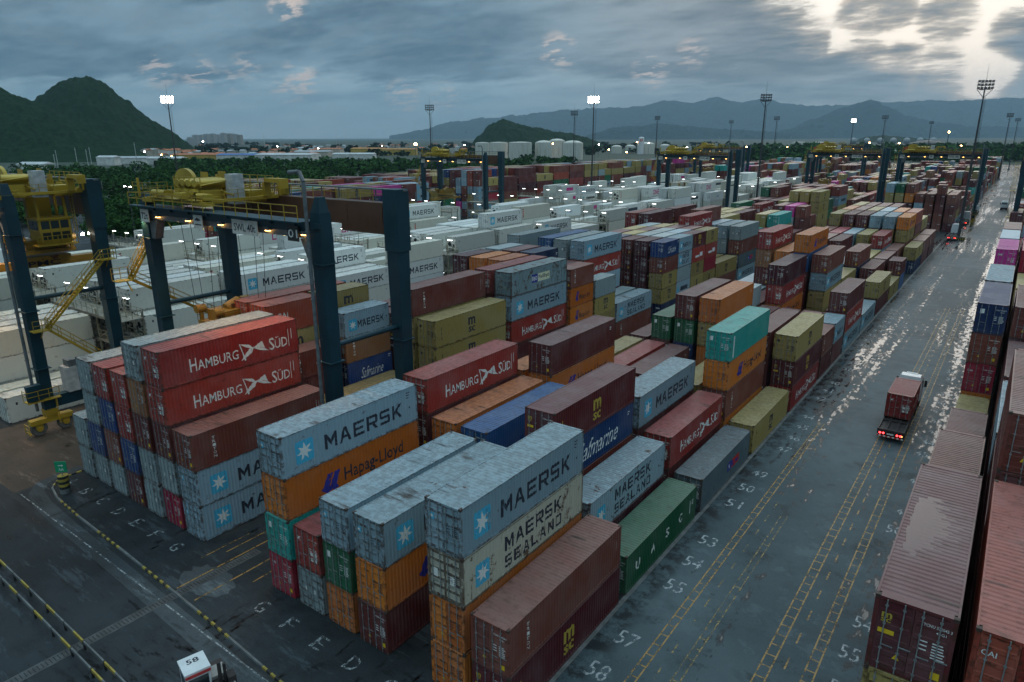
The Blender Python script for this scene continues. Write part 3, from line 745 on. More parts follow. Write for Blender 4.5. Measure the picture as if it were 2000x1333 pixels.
# ------------------------------------------------------------------ ground, road, markings
def sheet(name, x0, x1, y0, y1, z, mat, cuts=1):
    b = MB()
    for i in range(cuts):
        for j in range(cuts):
            a0, a1 = x0+(x1-x0)*i/cuts, x0+(x1-x0)*(i+1)/cuts; c0, c1 = y0+(y1-y0)*j/cuts, y0+(y1-y0)*(j+1)/cuts
            b.quad((a0,c0,z),(a1,c0,z),(a1,c1,z),(a0,c1,z))
    return tag(b.build(name, mat), None, None, kind='structure')
t = NT('far_land'); v = t.coord('Object', (1,1,1)); n1 = t.noise(v, .004, 6, .7); n2 = t.noise(v, .03, 5, .7)
c = t.mix(t.step(n1, .4, .6), (.010,.030,.014), (.022,.040,.024)); c = t.mix(t.step(n2, .55, .7), c, (.06,.06,.055))
sheet('ground', -30000, 30000, -3000, 40000, -.05, t.out(c, .9), 1)

def wetroad(name, dark, light, wet, pave=True, along=True, lanes=False):
    """wet asphalt / block paving: damp patches, mirror puddles, worn wheel tracks"""
    t = NT(name); oc = t.coord('Object')
    big = t.noise(oc, .05, 5, .6); mid = t.noise(oc, .45, 5, .65); fine = t.noise(oc, 9, 3, .7)
    c = t.mix(t.step(big, .35, .65), dark, light)
    c = t.mix(t.math('MULTIPLY', t.step(mid, .45, .7), .55), c, tuple(x*.55 for x in dark))
    c = t.mix(t.math('MULTIPLY', fine, .35), c, tuple(x*1.9 for x in light))
    track = t.noise(t.coord('Object', (1.0, .035, 1) if along else (.035, 1.0, 1)), 1.0, 4, .6)
    pud = t.noise(t.coord('Object', (1.9, .75, 1) if along else (.75, 1.9, 1)), 1.0, 3, .6)
    gate = t.step(t.noise(t.coord('Object', (.10, .022, 1)), 1.0, 3, .5), .40, .60)
    sy_ = t.n('ShaderNodeSeparateXYZ'); t.L.new(oc, sy_.inputs[0]); gate = t.math('ADD', gate, t.math('MULTIPLY_ADD', t.step(sy_.outputs[1], 25, 95), .75, -.55))
    if lanes: gate = t.math('ADD', t.math('MULTIPLY', t.math('MULTIPLY', t.step(sy_.outputs[0], 33.1, 34.2), t.step(sy_.outputs[1], 30, 50)), .36), gate); gate = t.math('SUBTRACT', gate, t.math('MULTIPLY', t.math('MULTIPLY', t.step(sy_.outputs[0], 26.0, 27.5), t.step(sy_.outputs[0], 33.2, 32.2)), .65))
    both = t.math('ADD', t.math('ADD', t.math('MULTIPLY', track, .5), t.math('MULTIPLY', pud, .5)), t.math('MULTIPLY_ADD', gate, .10, -.05))
    mask = t.step(both, wet, wet+.045)
    damp = t.step(both, wet-.07, wet+.01)
    c = t.mix(damp, c, tuple(x*.5 for x in dark)); t.L.new(t.math('MULTIPLY_ADD', mask, .38, .13 if lanes else .14), t.bsdf.inputs['Specular IOR Level'])
    t.L.new(t.math('SUBTRACT', t.math('MULTIPLY_ADD', damp, -.22, .58), t.math('MULTIPLY', mask, .31)), t.bsdf.inputs['Roughness'])
    if lanes: c = t.mix(t.math('MULTIPLY', t.math('MULTIPLY', t.step(sy_.outputs[0], 22.3, 21.0), t.step(t.noise(oc, .8, 5, .7), .42, .58)), .8), c, (.008,.010,.011))
    st = t.noise(oc if lanes else t.coord('Object', (.10,.55,1)), .22 if lanes else 1.0, 6, .8); c = t.mix(t.math('MULTIPLY', t.step(st, .56, .66), .5), c, tuple(x*.35 for x in dark)); c = t.mix(t.math('MULTIPLY', t.step(st, .46, .38), .4 if lanes else .7), c, tuple(x*(1.4 if lanes else 1.9) for x in light))
    if pave:
        br = t.n('ShaderNodeTexBrick'); t.L.new(t.coord('Object', (1,1,1)), br.inputs['Vector']); br.inputs['Scale'].default_value = 4.2
        br.inputs['Mortar Size'].default_value = .03; br.inputs['Color1'].default_value = (1,1,1,1); br.inputs['Color2'].default_value = (.7,.7,.7,1); br.inputs['Mortar'].default_value = (.15,.15,.15,1)
        c = t.mix(.6, c, br.outputs[0], 'MULTIPLY')
        h = t.math('ADD', t.math('MULTIPLY', br.outputs[1], -.4), t.math('MULTIPLY', fine, .5))
    else: h = fine
    dry_ = t.math('SUBTRACT', 1.0, mask)
    b = t.n('ShaderNodeBump'); b.inputs['Distance'].default_value = .03; t.L.new(t.math('MULTIPLY', dry_, .35), b.inputs['Strength']); t.L.new(h, b.inputs['Height']); t.L.new(b.outputs[0], t.bsdf.inputs['Normal'])
    return t.out(c, None, 0, None)
M['yard'] = wetroad('yard_asphalt', (.020,.024,.026), (.045,.050,.052), .56)
M['road'] = wetroad('road_asphalt', (.030,.048,.056), (.075,.104,.116), .550, pave=False, lanes=True)
M['pavers'] = wetroad('wet_block_paving', (.008,.010,.011), (.040,.050,.056), .585)
M['apron'] = wetroad('worn_apron_asphalt', (.009,.010,.011), (.030,.037,.042), .57, pave=False, along=False)
M['drain'] = plain('dark_wet_concrete', (.050,.056,.058), .55, 0, .4, 1.5)
M['concrete'] = plain('worn_concrete', (.12,.13,.13), .7, 0, .3, 1.2)
M['brown_dirt'] = wetroad('muddy_asphalt', (.035,.026,.020), (.075,.058,.045), .60, pave=False)
sheet('yard_pavement', -330, 110, -120, 900, 0, M['yard'])
sheet('apron_road', -120, 18, -60, -5.6, .008, M['apron'])
sheet('block_paving', -29.2, 19.9, -5.2, 1.5, .008, M['pavers'])
sheet('gantry_lane', -46.5, -29.6, -5.2, 60, .008, M['brown_dirt'])
sheet('road', 20.35, 35.2, -60, 640, .008, M['road'])
sheet('wheel_track', -8.3, -.35, 1.55, 210, .008, M['pavers'])
def worn(name, col, amount=.5):
    """painted marking worn through in patches"""
    t = NT(name); n = t.noise(t.coord('Object'), 1.6, 6, .8)
    tr = t.n('ShaderNodeBsdfTransparent'); mx = t.n('ShaderNodeMixShader'); out = next(x for x in t.t.nodes if x.type == 'OUTPUT_MATERIAL')
    t.L.new(t.step(n, amount-.05, amount+.12), mx.inputs[0]); t.L.new(tr.outputs[0], mx.inputs[1]); t.L.new(t.bsdf.outputs[0], mx.inputs[2]); t.L.new(mx.outputs[0], out.inputs[0])
    return t.out(col, .5)
M['n_line'] = worn('number_white_paint', (.33,.37,.39), .45)
M['y_line'] = worn('worn_yellow_paint', (.31,.175,.035), .43)
M['y_faint'] = worn('faint_yellow_paint', (.26,.19,.06), .50)
M['w_line'] = worn('worn_white_paint', (.36,.39,.40), .48); M['w_faint'] = worn('faint_white_paint', (.30,.33,.34), .48)
def ladder(b, x0, x1, y0, y1, step=1.05, w=.09):
    b.box(x0-w/2, x0+w/2, y0, y1, .0125, .0126); b.box(x1-w/2, x1+w/2, y0, y1, .0125, .0126)
    y = y0
    while y < y1: b.quad((x0+w/2, y, .0126), (x1-w/2, y, .0126), (x1-w/2, y+w, .0126), (x0+w/2, y+w, .0126)); y += step
for nm, x0, x1, y0, y1, mt in (('lane_marking', 29.35, 29.95, -55, 120, 'y_line'), ('lane_marking', 31.6, 32.15, -55, 120, 'y_line'), ('lane_marking', 23.55, 24.05, -55, 52, 'y_line'), ('lane_marking', 25.65, 26.1, -55, 30, 'y_faint')):
    b = MB(); ladder(b, x0, x1, y0, y1); tag(b.build(nm, M[mt]), None, None, kind='structure')
for nm, x, y0, y1, mt in (('centre_dashes', 30.6, -55, 120, 'y_line'), ('centre_dashes', 24.8, -55, 60, 'y_faint')):
    b = MB(); y = y0
    while y < y1: b.quad((x-.05, y, .0126), (x+.05, y, .0126), (x+.05, y+1.1, .0126), (x-.05, y+1.1, .0126)); y += 2.6
    tag(b.build(nm, M[mt]), None, None, kind='structure')
b = MB()
for x in (-5.2, -3.0): b.quad((x-.06,-4,.0126),(x+.06,-4,.0126),(x+.06,90,.0126),(x-.06,90,.0126))
for x, y in ((-7.2,-1), (-6.4,0.5), (-1.6,-.6), (-1.0,1.2)): b.quad((x-.05,y,.0126),(x+.05,y,.0126),(x+.05,y+4,.0126),(x-.05,y+4,.0126))
tag(b.build('lane_marking', M['y_line']), None, None, kind='structure')
def ground_text(txt, x, y, w, h, rot=0, mat='w_line', name='painted_number'):
    """reads towards +y as up"""
    v, f, W_, H_ = text2d(txt, .0, 0, 1.0, 1.0, .8); m = MB()
    for q in f: m.poly([((v[i][0]/W_-.5)*w, (v[i][1]/H_-.5)*h, 0) for i in q])
    o = m.build(name, M[mat], None, (x, y, .0128)); o.rotation_euler.z = rot
    return tag(o, None, None, kind='structure')
for n in range(26, 61):
    u = 19.5+(54-n)*3.33
    if n not in (48, 52, 56, 43, 39, 36): ground_text(str(n), 22.1+.25*math.sin(n*7), u, 1.3, 1.35, .0, 'n_line')
    if n not in (51, 52, 53, 48, 46, 38, 35): ground_text(str(n), 33.6+.2*math.sin(n*5), u, 1.1, 1.3, .0, 'n_line')
for i, ch in enumerate('ABCDEFG'): ground_text(ch, -28.929+i*P+1.2, -1.35, .8, 1.05, 0, 'w_faint', 'painted_letter')
for i, ch in enumerate('GFEDCBA'): ground_text(ch, i*P+1.2, -1.75, .85, 1.1, 0, 'w_faint', 'painted_letter')
b = MB(); b.quad((-29.0,-5.0,.0125),(18,-5.75,.0125),(18,-5.65,.0125),(-29.0,-4.9,.0125)); M['patch'] = wetroad('pale_block_paving', (.030,.038,.042), (.085,.100,.108), .62)
for cx_, cy_, rx_, ry_ in ((-4.2,-2.3,2.3,1.5),):
    pb = MB(); q = random.Random(int(cx_*10)); pb.poly([(cx_+rx_*math.cos(a)*(1+.16*q.uniform(-1,1)), cy_+ry_*math.sin(a)*(1+.16*q.uniform(-1,1)), .0108) for a in [k*math.pi/13 for k in range(26)]]); tag(pb.build('repaired_paving', M['patch']), None, None, kind='structure')
tag(b.build('edge_line', M['w_faint']), None, None, kind='structure')
# broken concrete margin between paving and the road, and along the first row
sheet('concrete_margin', 20.0, 20.34, -40, 210, .012, M['concrete'])
# pale gutter along the outer side of the kerb
gb = MB(); gx = [(-29.6,.5),(-29.6,-1.0),(-29.2,-2.6),(-27.9,-3.5),(-25.4,-3.9),(-20.8,-4.2),(-12.5,-4.5),(-6.0,-4.8),(0,-5.1),(7.3,-5.6),(18,-6.1)]; gw = [(-30.5,.5),(-30.5,-1.3),(-30,-3.4),(-28.2,-4.6),(-25.4,-5.2),(-20.8,-5.5),(-12.5,-5.8),(-6,-6.1),(0,-6.4),(7.3,-6.9),(18,-7.4)]
for (a_, b_), (c_, d_) in zip(zip(gx, gw), zip(gx[1:], gw[1:])): gb.quad((*b_,.0112),(*d_,.0112),(*c_,.0112),(*a_,.0112))
M['gutter'] = wetroad('worn_pale_gutter', (.014,.018,.020), (.080,.096,.104), .63); tag(gb.build('gutter', M['gutter']), None, None, kind='structure')
# drains
b = MB(); b.box(-5.0, -4.2, -40, 2, .0, .02, 0)
y = -39.8
while y < 1.8: b.box(-4.85, -4.35, y, y+.05, .021, .03, 1); y += .22
tag(b.build('drain_channel', [M['drain'], M['black']]), 'long grated drain channel crossing the wet apron between the stacks', 'drain')
# kerb with yellow and black bars
M['y_paint'] = plain('yellow_kerb_paint', (.30,.225,.035), .6, 0, .25, 3); M['k_paint'] = plain('black_kerb_paint', (.015,.015,.016), .6, 0, .2, 3)
def kerb(name, pts, h, w, label, seg=.42, bars=((0, 1),)):
    b = MB(); acc = 0
    for a, c in zip(pts, pts[1:]):
        a = Vector((*a, 0)); c = Vector((*c, 0)); L = (c-a).length; n = max(1, round(L/seg)); d = (c-a)/n
        for k in range(n):
            p = a+d*k; q = p+d; grp = (acc//9) % 2; m = 2 if grp else (acc % 2); acc += 1
            sx = d.normalized().cross(Vector((0,0,1)))*w/2; g = len(b.v)
            for r in (p, q):
                b.v += [tuple(r+sx), tuple(r-sx), tuple(r-sx*.7+Vector((0,0,h))), tuple(r+sx*.7+Vector((0,0,h)))]
            for f in ((0,4,5,1),(1,5,6,2),(2,6,7,3),(3,7,4,0)): b.f.append(tuple(g+i for i in f)); b.m.append(m)
            if k == 0: b.f.append((g,g+1,g+2,g+3)); b.m.append(m)
            if k == n-1: b.f.append((g+7,g+6,g+5,g+4)); b.m.append(m)
    return tag(b.build(name, [M['y_paint'], M['k_paint'], M['concrete']]), label, 'kerb')
kp = [(-29.1,1.0),(-29.1,-.8),(-28.7,-2.2),(-27.7,-2.9),(-25.4,-3.4),(-20.8,-3.7),(-12.5,-4.0),(-6.0,-4.3),(0,-4.6),(7.3,-5.1),(19.5,-5.7)]
kerb('striped_kerb', kp, .13, .18, 'low yellow and black striped kerb curving round the lettered paving')
def guard(name, y, label, x0=-60, x1=24):
    t = empty(name, (x0, y, 0)); tag(t, label, 'guard rail', 'parallel guard rails in the bottom left corner')
    b = MB(); n = 60; b2 = MB(); posts = []
    for k in range(n):
        xa = (x1-x0)*k/n; xb = (x1-x0)*(k+1)/n; ya = -.012*abs(xa-10)-.00035*max(0, xa-35)**2; yb = -.012*abs(xb-10)-.00035*max(0, xb-35)**2
        b.bar((xa, ya, .55), (xb, yb, .55), .09, .22, 0 if k % 3 else 1)
        if k % 2 == 0: posts.append((xa, ya))
    b.build('rail', [M['concrete'], M['y_paint']], t); b2.box(-.07, .07, -.05, .05, 0, .66); me = b2.mesh('post', [M['k_paint']])
    for xa, ya in posts: link(bpy.data.objects.new('post', me), t).location = (xa, ya, 0)
guard('guard_rail', -9.7, 'striped metal guard rail nearer the stacks in the dark corner')
guard('guard_rail', -10.4, 'striped metal guard rail farther from the stacks in the dark corner')
# sign on a striped drum
M['green_sign'] = plain('green_sign_face', (.01,.28,.13), .4, 0, .1, 2)
r = empty('direction_sign', (-26.0, -2.5, 0)); tag(r, 'small green sign with white arrow standing on a yellow and black striped drum', 'sign')
b = MB(); b.lathe([(0,0),(.42,0),(.42,.45)], m=2)
z = .45
for k in range(5): b.lathe([(.42,z),(.42,z+.24)], m=k % 2); z += .24
b.lathe([(.42,z),(.0,z)], m=1); b.build('drum', [M['k_paint'], M['y_paint'], M['concrete']], r)
b = MB(); b.tube((0,0,1.6),(0,0,2.0),.04); b.build('post', M['rod'], r)
b = MB(); b.box(-.48,.48,-.03,.03,1.95,2.95,0); p = b.build('sign_face', M['green_sign'], r); p.rotation_euler.z = R(40)
d = D2(); d.rect(-.2,2.55,.28,.07); d.poly([(.08,2.48),(.24,2.585),(.08,2.69)]); d.text('AA', -.22, 2.1, w=.44, h=.24, bold=.01); b = MB()
for pts, faces, m, l in d.items:
    for f in faces: b.poly([(pts[i][0], -.035, pts[i][1]) for i in f])
b.build('lettering', M['white'], p)

# ------------------------------------------------------------------ gantry cranes
def steel(name, col, rust=.3, rough=.45):
    t = NT(name); oc = t.coord('Object', rnd=20); n = t.noise(oc, .8, 5, .7); st = t.noise(t.coord('Object', (2.2,2.2,.25)), 1, 5, .7)
    c = t.mix(t.step(t.noise(oc, .3, 3), .3, .7), tuple(x*.8 for x in col), tuple(x*1.2 for x in col))
    c = t.mix(t.math('MAXIMUM', t.step(n, .76-.2*rust, .86-.2*rust), t.step(st, .84-.28*rust, .92-.24*rust)), c, RUST)
    return t.out(c, rough, .1)
M['cb'] = steel('crane_blue_steel', (.003,.034,.050), .3); M['cbr'] = steel('crane_rusty_girder', (.085,.040,.022), .9)
M['cy'] = steel('crane_yellow_steel', (.38,.25,.022), .62); M['cyd'] = steel('crane_oily_yellow', (.26,.15,.02), .9); M['cg'] = plain('grey_channel_steel', (.13,.145,.15), .5, .2, .25, 2)
M['glass'] = NT('cab_glass').out((.02,.03,.035), .08, 0, .8); M['red_drum'] = plain('red_cable_reel', (.38,.03,.02), .5, 0, .3, 3)
M['amber'] = emis('amber_lamp', (1,.50,.12), 14); M['lampw'] = emis('white_floodlight', (1,.96,.88), 60); M['tube'] = emis('cool_tube_light', (.95,1,.98), 9)
M['sod'] = emis('sodium_lamp', (1,.55,.20), 60); M['red_lamp'] = emis('red_tail_lamp', (1,.02,.02), 6)
S = 24.7; BW = 7.7
def make_crane(number, trolley_x, spread_z, cab, side):
    r = empty('gantry_crane', (0, 0, 0))
    # legs: x = 0 right side, -S left side; y = 0 near, BW far
    for sx in (0, -S):
        for y in (0, BW):
            b = MB(); dx = .12 if sx == 0 else -.12
            if y == 0: b.frus((sx,y,2.6), .42, .5, (sx,y,22.6), .62, .55); b.frus((sx,y,22.6), .62, .55, (sx,y,24.4 if sx == 0 else 23.9), .55, .5); b.frus((sx,y,24.4 if sx == 0 else 23.9), .5, .45, (sx+dx,y,25.5 if sx == 0 else 24.8), .2, .3)
            else: b.frus((sx,y,2.6), .5, .5, (sx,y,20.6), .68, .62); b.frus((sx,y,20.6), .8, .7, (sx,y,25.6), .8, .7)
            for z in (7, 13, 20.6): b.box(sx-.78, sx+.78, y-.72, y+.72, z, z+.06)
            b.build('leg', M['cb'], r)
        b = MB(); b.box(sx-.45, sx+.45, .5, BW-.5, 2.7, 3.9); b.tube((sx,.55,14.2),(sx,BW-.6,14.2),.22)
        b.build('sill_beam', M['cb'], r)
        for y in (0, BW):     # bogies
            b = MB(); b.box(sx-.5, sx+.5, y-.55, y+.55, 1.9, 2.6, 0); b.box(sx-.42, sx+.42, y-2.0, y+2.0, 1.25, 1.75, 0); b.box(sx-.5,sx+.5,y-.5,y+.5,1.75,1.95,0)
            for k in (-1.25, 1.25): b.box(sx-.3, sx+.3, y+k-.35, y+k+.35, .8, 1.3, 0)
            s_ = -1 if y == 0 else 1
            b.rail([(sx+.6, y+s_*2.3, .4), (sx-.6, y+s_*2.3, .4)], 1.0, .06, 1.2, 0); b.box(sx-.55, sx+.55, y+s_*2.15, y+s_*2.25, .35, .55, 0)
            bo = b.build('bogie', M['cy'], r)
            for k in (-1.25, 1.25):
                w = MB(); w.lathe([(0,-.30),(.30,-.30),(.34,-.22),(.52,-.26),(.72,-.27),(.78,-.15),(.78,.15),(.72,.27),(.52,.26),(.34,.22),(.30,.30),(0,.30)], seg=20)
                w.lathe([(.32,-.31),(0,-.33)], seg=20, m=1); w.lathe([(0,.33),(.32,.31)], seg=20, m=1)
                wo = w.build('wheel', [M['black_tyre'], M['cy']], bo, (sx, y+k, .78)); wo.rotation_euler.y = R(90)
    # near portal beam (grey channel with corner gussets) and girders
    b = MB(); b.box(-S+.7, -.6, -.40, .40, 22.45, 22.9); b.quad((-.62,-.38,21.2),(-.62,-.38,22.4),(-1.9,-.38,22.4),(-1.6,-.38,22.1)); b.frus((-.9,0,20.6),.3,.38,(-1.3,0,22.35),.7,.38); b.frus((-S+.9,0,20.6),.3,.38,(-S+1.3,0,22.35),.7,.38)
    b.build('portal_beam', M['cg'], r)
    b = MB(); b.box(-S-.2, -.66, -.55, .55, 22.95, 23.72); 
    for k in range(9): b.box(-S+1.5+k*2.9, -S+2.3+k*2.9, -.75, -.56, 23.3, 23.68)
    b.box(-S-.6, -.6, -1.5, -.76, 23.68, 23.76)
    b.build('near_girder', M['cb'], r)
    b = MB(); b.box(-S-.2, -6.2, BW-.5, BW+.5, 22.5, 24.45); b.box(-6.2, -.82, BW-.52, BW+.52, 21.9, 24.46); b.box(-S, -.8, BW+.52, BW+1.3, 24.3, 24.38)
    for k in range(6): b.box(-S+2+k*4.3, -S+2.15+k*4.3, BW-.56, BW-.505, 22.8, 24.2)
    b.build('far_girder', M['cbr'], r)
    b = MB(); b.bar((-S+1, BW+.3, 25.5), (.9, BW+.3, 25.5), .5, .12)
    for k in range(12): b.bar((-S+1.4+k*2.3, BW+.3, 24.6), (-S+1.4+k*2.3, BW+.3, 25.45), .08)
    b.build('cable_tray', M['cg'], r)
    b = MB(); b.rail([(-S-.5,-1.45,23.76), (-.7,-1.45,23.76)], 1.15, .055, 1.55); b.rail([(-S,BW+1.25,24.38),(-.8,BW+1.25,24.38)], 1.1, .055, 1.55); b.rail([(-S-.5,-1.45,23.76),(-S-.5,.6,23.76)], 1.1, .05)
    b.build('handrail', M['cy'], r)
    b = MB(); b.tube((-.35,-.95,2.5),(-.35,-.95,26.6),.15,seg=10); b.tube((-.35,-.95,26.6),(-.75,-.95,27.3),.15); b.tube((-.75,-.95,27.3),(-1.9,-.95,27.2),.14,.17)
    for z in (8,13,18,23): b.tube((-.35,-.95,z),(-.35,-.95,z+.1),.2)
    b.build('exhaust_pipe', M['cg'], r)
    # generator house on the left sill and electrical box on the right leg
    b = MB(); b.box(-.75,.75,1.9,5.6,3.95,6.6,0); b.box(-.6,.6,2.3,3.1,6.6,7.3,1); b.quad((.76,4.3,4.5),(.76,5.4,4.5),(.76,5.4,5.4),(.76,4.3,5.4),2)
    o = b.build('machine_house', [M['lightgrey'], M['cg'], M['teal_mark']], r); 
    d = D2(); d.text('BA', 4.45, 4.65, w=.8, h=.55, bold=.03); b = MB()
    for pts, faces, m, l in d.items:
        for f in faces: b.poly([(.765, pts[i][0], pts[i][1]) for i in f])
    b.build('lettering', M['white'], o)
    b = MB(); b.box(.3, .95, -1.9, -.6, 4.0, 5.6); b.build('switch_box', M['cb'], r)
    b = MB(); b.rail([(1.0,-2.0,3.9),(1.0,.9,3.9)],1.1,.05,1.0); b.box(-.3,1.05,-2.05,1.0,3.8,3.88); b.rail([(1.0,-2.0,3.9),(-.3,-2.0,3.9)],1.1,.05,1.0)
    for k in range(2): b.bar((.75+k*.3,.5,1.0),(.75+k*.3,.5,3.9),.05)
    b.build('leg_platform', M['cy'], r)
    # stairs, zig-zag on both far legs
    for sx, dr in ((0, 1),) if side > 0 else ((-S, -1),):
        xo = sx+dr*1.35; b = MB()
        if side > 0: fl = [((xo,BW-.6,17.4),(xo,.8,11.2)), ((xo,.8,11.2),(xo,BW-.6,5.2))]; lands = ((BW,17.4),(.4,11.2),(BW,5.2))
        else: fl = [((xo,-2.0,16.8),(xo,BW+1.6,9.4)), ((xo,-2.0,16.8),(xo,1.8,22.2)), ((xo,BW+1.6,9.4),(xo,1.0,4.0))]; lands = ((-2.4,16.8),(BW+2,9.4),(2.2,22.2),(.6,4.0))
        for p, q in fl:
            for e in (-.35, .35): b.bar((p[0]+e,p[1],p[2]),(q[0]+e,q[1],q[2]),.06,.22)
            n = 22
            for k in range(n):
                a = Vector(p).lerp(Vector(q), (k+.5)/n); b.box(a.x-.33,a.x+.33,a.y-.11,a.y+.11,a.z-.02,a.z+.02)
            for e in (-.35,.35):
                for hh in (.5, 1.0): b.bar((p[0]+e,p[1],p[2]+hh),(q[0]+e,q[1],q[2]+hh),.045)
                for k in range(7):
                    a = Vector(p).lerp(Vector(q), k/6); b.bar((a.x+e,a.y,a.z),(a.x+e,a.y,a.z+1.0),.045)
        for y, z in lands:
            b.box(xo-.6,xo+.6,y-1.0,y+.6,z-.08,z); b.rail([(xo+.6*dr,y-1,z),(xo+.6*dr,y+.6,z)],1.1,.05,.8); b.rail([(xo-.6,y+.6,z),(xo+.6,y+.6,z)],1.1,.05,.6)
            b.bar((xo,y,z-.1),(sx+dr*.5,y,z-1.0),.1)
        b.build('stair', M['cy'], r)
    # sign plates and amber lamps under the near beam
    for k, (x, tx, w, mt, ink) in enumerate(((-S+.7,'72t',1.4,'plate','ink'),(-S+9.6,'01',0,'plate','ink'),(-S+16.3,'SWL 40t',3.4,'plate','ink'),(-S+22.4,number,1.3,'k_plate','white'))[:4 if number else 3]):
        if w == 0: w = 1.35; tx = '\u2190o\u2192'
        b = MB(); b.box(x-w/2, x+w/2, -.80, -.74, 22.2, 23.35); s = b.build('sign_plate', M[mt], r)
        if tx != '\u2190o\u2192':
            d = D2(); d.text(tx, x-w*.42, 22.45, w=w*.84, h=.62, bold=.012); b = MB()
            for pts, faces, m, l in d.items:
                for f in faces: b.poly([(pts[i][0], -.81, pts[i][1]) for i in f])
        else:
            b = MB()
            b.poly([(x-.5,-.81,22.9),(x-.1,-.81,23.15),(x+.5,-.81,22.95),(x+.1,-.81,22.85)]); b.poly([(x-.5,-.81,22.5),(x+.5,-.81,22.5),(x+.5,-.81,22.6),(x-.5,-.81,22.6)])
        b.build('lettering', M[ink], s)
    for x in (-S+2.6, -S+7.6, -S+12.6, -S+19.0, -S+23.4):
        b = MB(); b.box(x-.28, x+.28, -.70, -.42, 22.75, 22.98, 0); b.box(x-.22, x+.22, -.67, -.45, 22.69, 22.745, 1); b.build('flood_lamp', [M['cg'], M['amber']], r)
    # trolley
    tx = trolley_x; b = MB()
    for x in (-4.2,-2.1,0,2.1,4.2): b.box(tx+x-.16, tx+x+.16, -.6, BW+.6, 24.72, 25.12)
    for y in (-.5, 1.6, 4.3, BW+.5): b.box(tx-4.3, tx+4.3, y-.14, y+.14, 24.78, 25.08)
    b.box(tx-4.3, tx-3.2, -.4, BW+.4, 25.09, 25.14); b.box(tx-3.2, tx+4.3, -.9, .5, 25.10, 25.15); b.box(tx-3.2, tx+4.3, 5.3, BW+.4, 25.10, 25.15)
    for x in (-4.2, 4.2):
        for y in (-.2, BW+.2): b.box(tx+x-.9, tx+x+.9, y-.5, y+.5, 24.4, 24.95)
    T = b.build('trolley', M['cy'], r)
    b = MB()
    pts = [(tx-4.3,-.9,25.15),(tx+4.3,-.9,25.15),(tx+4.3,BW+.7,25.15),(tx-4.3,BW+.7,25.15),(tx-4.3,-.9,25.15)]
    b.rail(pts, 1.1, .055, 1.3); b.rail([(tx-5.0,-1.4,26.1),(tx-2.4,-1.4,26.1),(tx-2.4,.4,26.1)], 1.0, .05, .9)
    for x, y in ((-5,-.9),(4.9,6.9),(-5,6.9)): b.bar((tx+x,y,25.1),(tx+x,y,27.6),.2,.16)
    b.box(tx+4.6,tx+4.3,5.6,6.3,25.1,27.0); b.box(tx+4.6,tx+7.2,5.6,6.3,27.0,27.55); b.box(tx+6.7,tx+7.2,5.6,6.3,26.3,27.0)
    b.build('trolley_handrail', M['cy'], T)
    b = MB(); b.tube((tx-2.3,2.0,27.2),(tx-2.3,2.35,27.2),1.6,seg=28)
    for k in range(7): b.box(tx-2.9+.0,tx-1.7,1.3+k*.9,1.36+k*.9,25.2,28.2 if k%2 else 27.3)
    b.tube((tx-2.3,3.2,26.6),(tx-2.3,5.6,26.6),.8,seg=20)
    for k in range(5): b.tube((tx-2.3,3.3+k*.5,26.6),(tx-2.3,3.36+k*.5,26.6),.9,seg=20)
    b.box(tx-1.2,tx+.3,.6,3.6,24.3,26.5); b.box(tx+.6,tx+1.6,.9,3.2,24.3,26.9); b.box(tx+1.9,tx+2.8,.7,2.4,24.3,26.2); b.frus((tx-.4,2.1,26.5),.7,1.3,(tx-.4,2.1,27.4),.45,1.0); b.box(tx-4.1,tx-3.2,5.6,7.4,24.3,26.4); b.box(tx+1.9,tx+3.6,4.6,6.4,24.3,25.9)
    for k in range(5): b.tube((tx+.4+k*.7,.3,26.9),(tx+.7+k*.6,3.8,27.5),.08,seg=6); b.box(tx-1.3+k*.8,tx-1.22+k*.8,.5,.6,24.3,27.6)
    b.rail([(tx-1.3,.45,26.6),(tx+3.0,.45,26.6)],1.3,.06,.9); b.rail([(tx-3.6,BW-.4,26.5),(tx+3.6,BW-.4,26.5)],1.2,.06,1.2)
    for k in range(4): b.tube((tx-.7+k*.95,.35,27.1),(tx-.7+k*.95,3.9,27.1),.45,seg=14)
    for k in range(3): b.tube((tx-.4+k*1.2,.1,26.0),(tx-.4+k*1.2,.6,26.0),.38,seg=14)
    b.tube((tx-3.6,-.2,25.7),(tx-1.4,-.2,25.7),.42,seg=14); b.tube((tx+2.9,.2,25.6),(tx+4.6,.2,25.6),.36,seg=14)
    b.box(tx+1.2,tx+2.4,-1.1,-.3,25.4,26.0); b.box(tx-4.6,tx-3.6,3,4.4,24.3,26.2)
    for k in range(26):
        q = random.Random(k*7+3); x = tx+q.uniform(-4.9,4.6); y = q.uniform(-.8,BW+.3); h = q.uniform(.2,.9); b.box(x,x+q.uniform(.2,.9),y,y+q.uniform(.2,.7),25.16,25.16+h)
    for k in range(10):
        q = random.Random(k*5+1); x = tx+q.uniform(-4.5,3); y = q.uniform(-.5,BW); b.tube((x,y,25.3+q.random()),(x+q.uniform(.6,2.2),y,25.3+q.random()),.09,seg=6)
        b.tube((x,y,25.15),(x,y,25.4+q.random()*1.6),.07,seg=6)
    b.build('hoist_machinery', M['cym'], T)
    b = MB(); b.box(tx+3.0,tx+4.1,2.8,3.9,24.3,28.2); b.build('control_cabinet', M['lightgrey'], T)
    b = MB(); b.tube((tx-4.6,4.6,26.4),(tx-4.6,5.0,26.4),.9,seg=20); b.tube((tx-3.3,4.3,26.0),(tx-3.3,5.7,26.0),.7,seg=20); b.build('cable_reel', M['red_drum'], T)
    T.scale.z = .66; T.location.z = 7.95
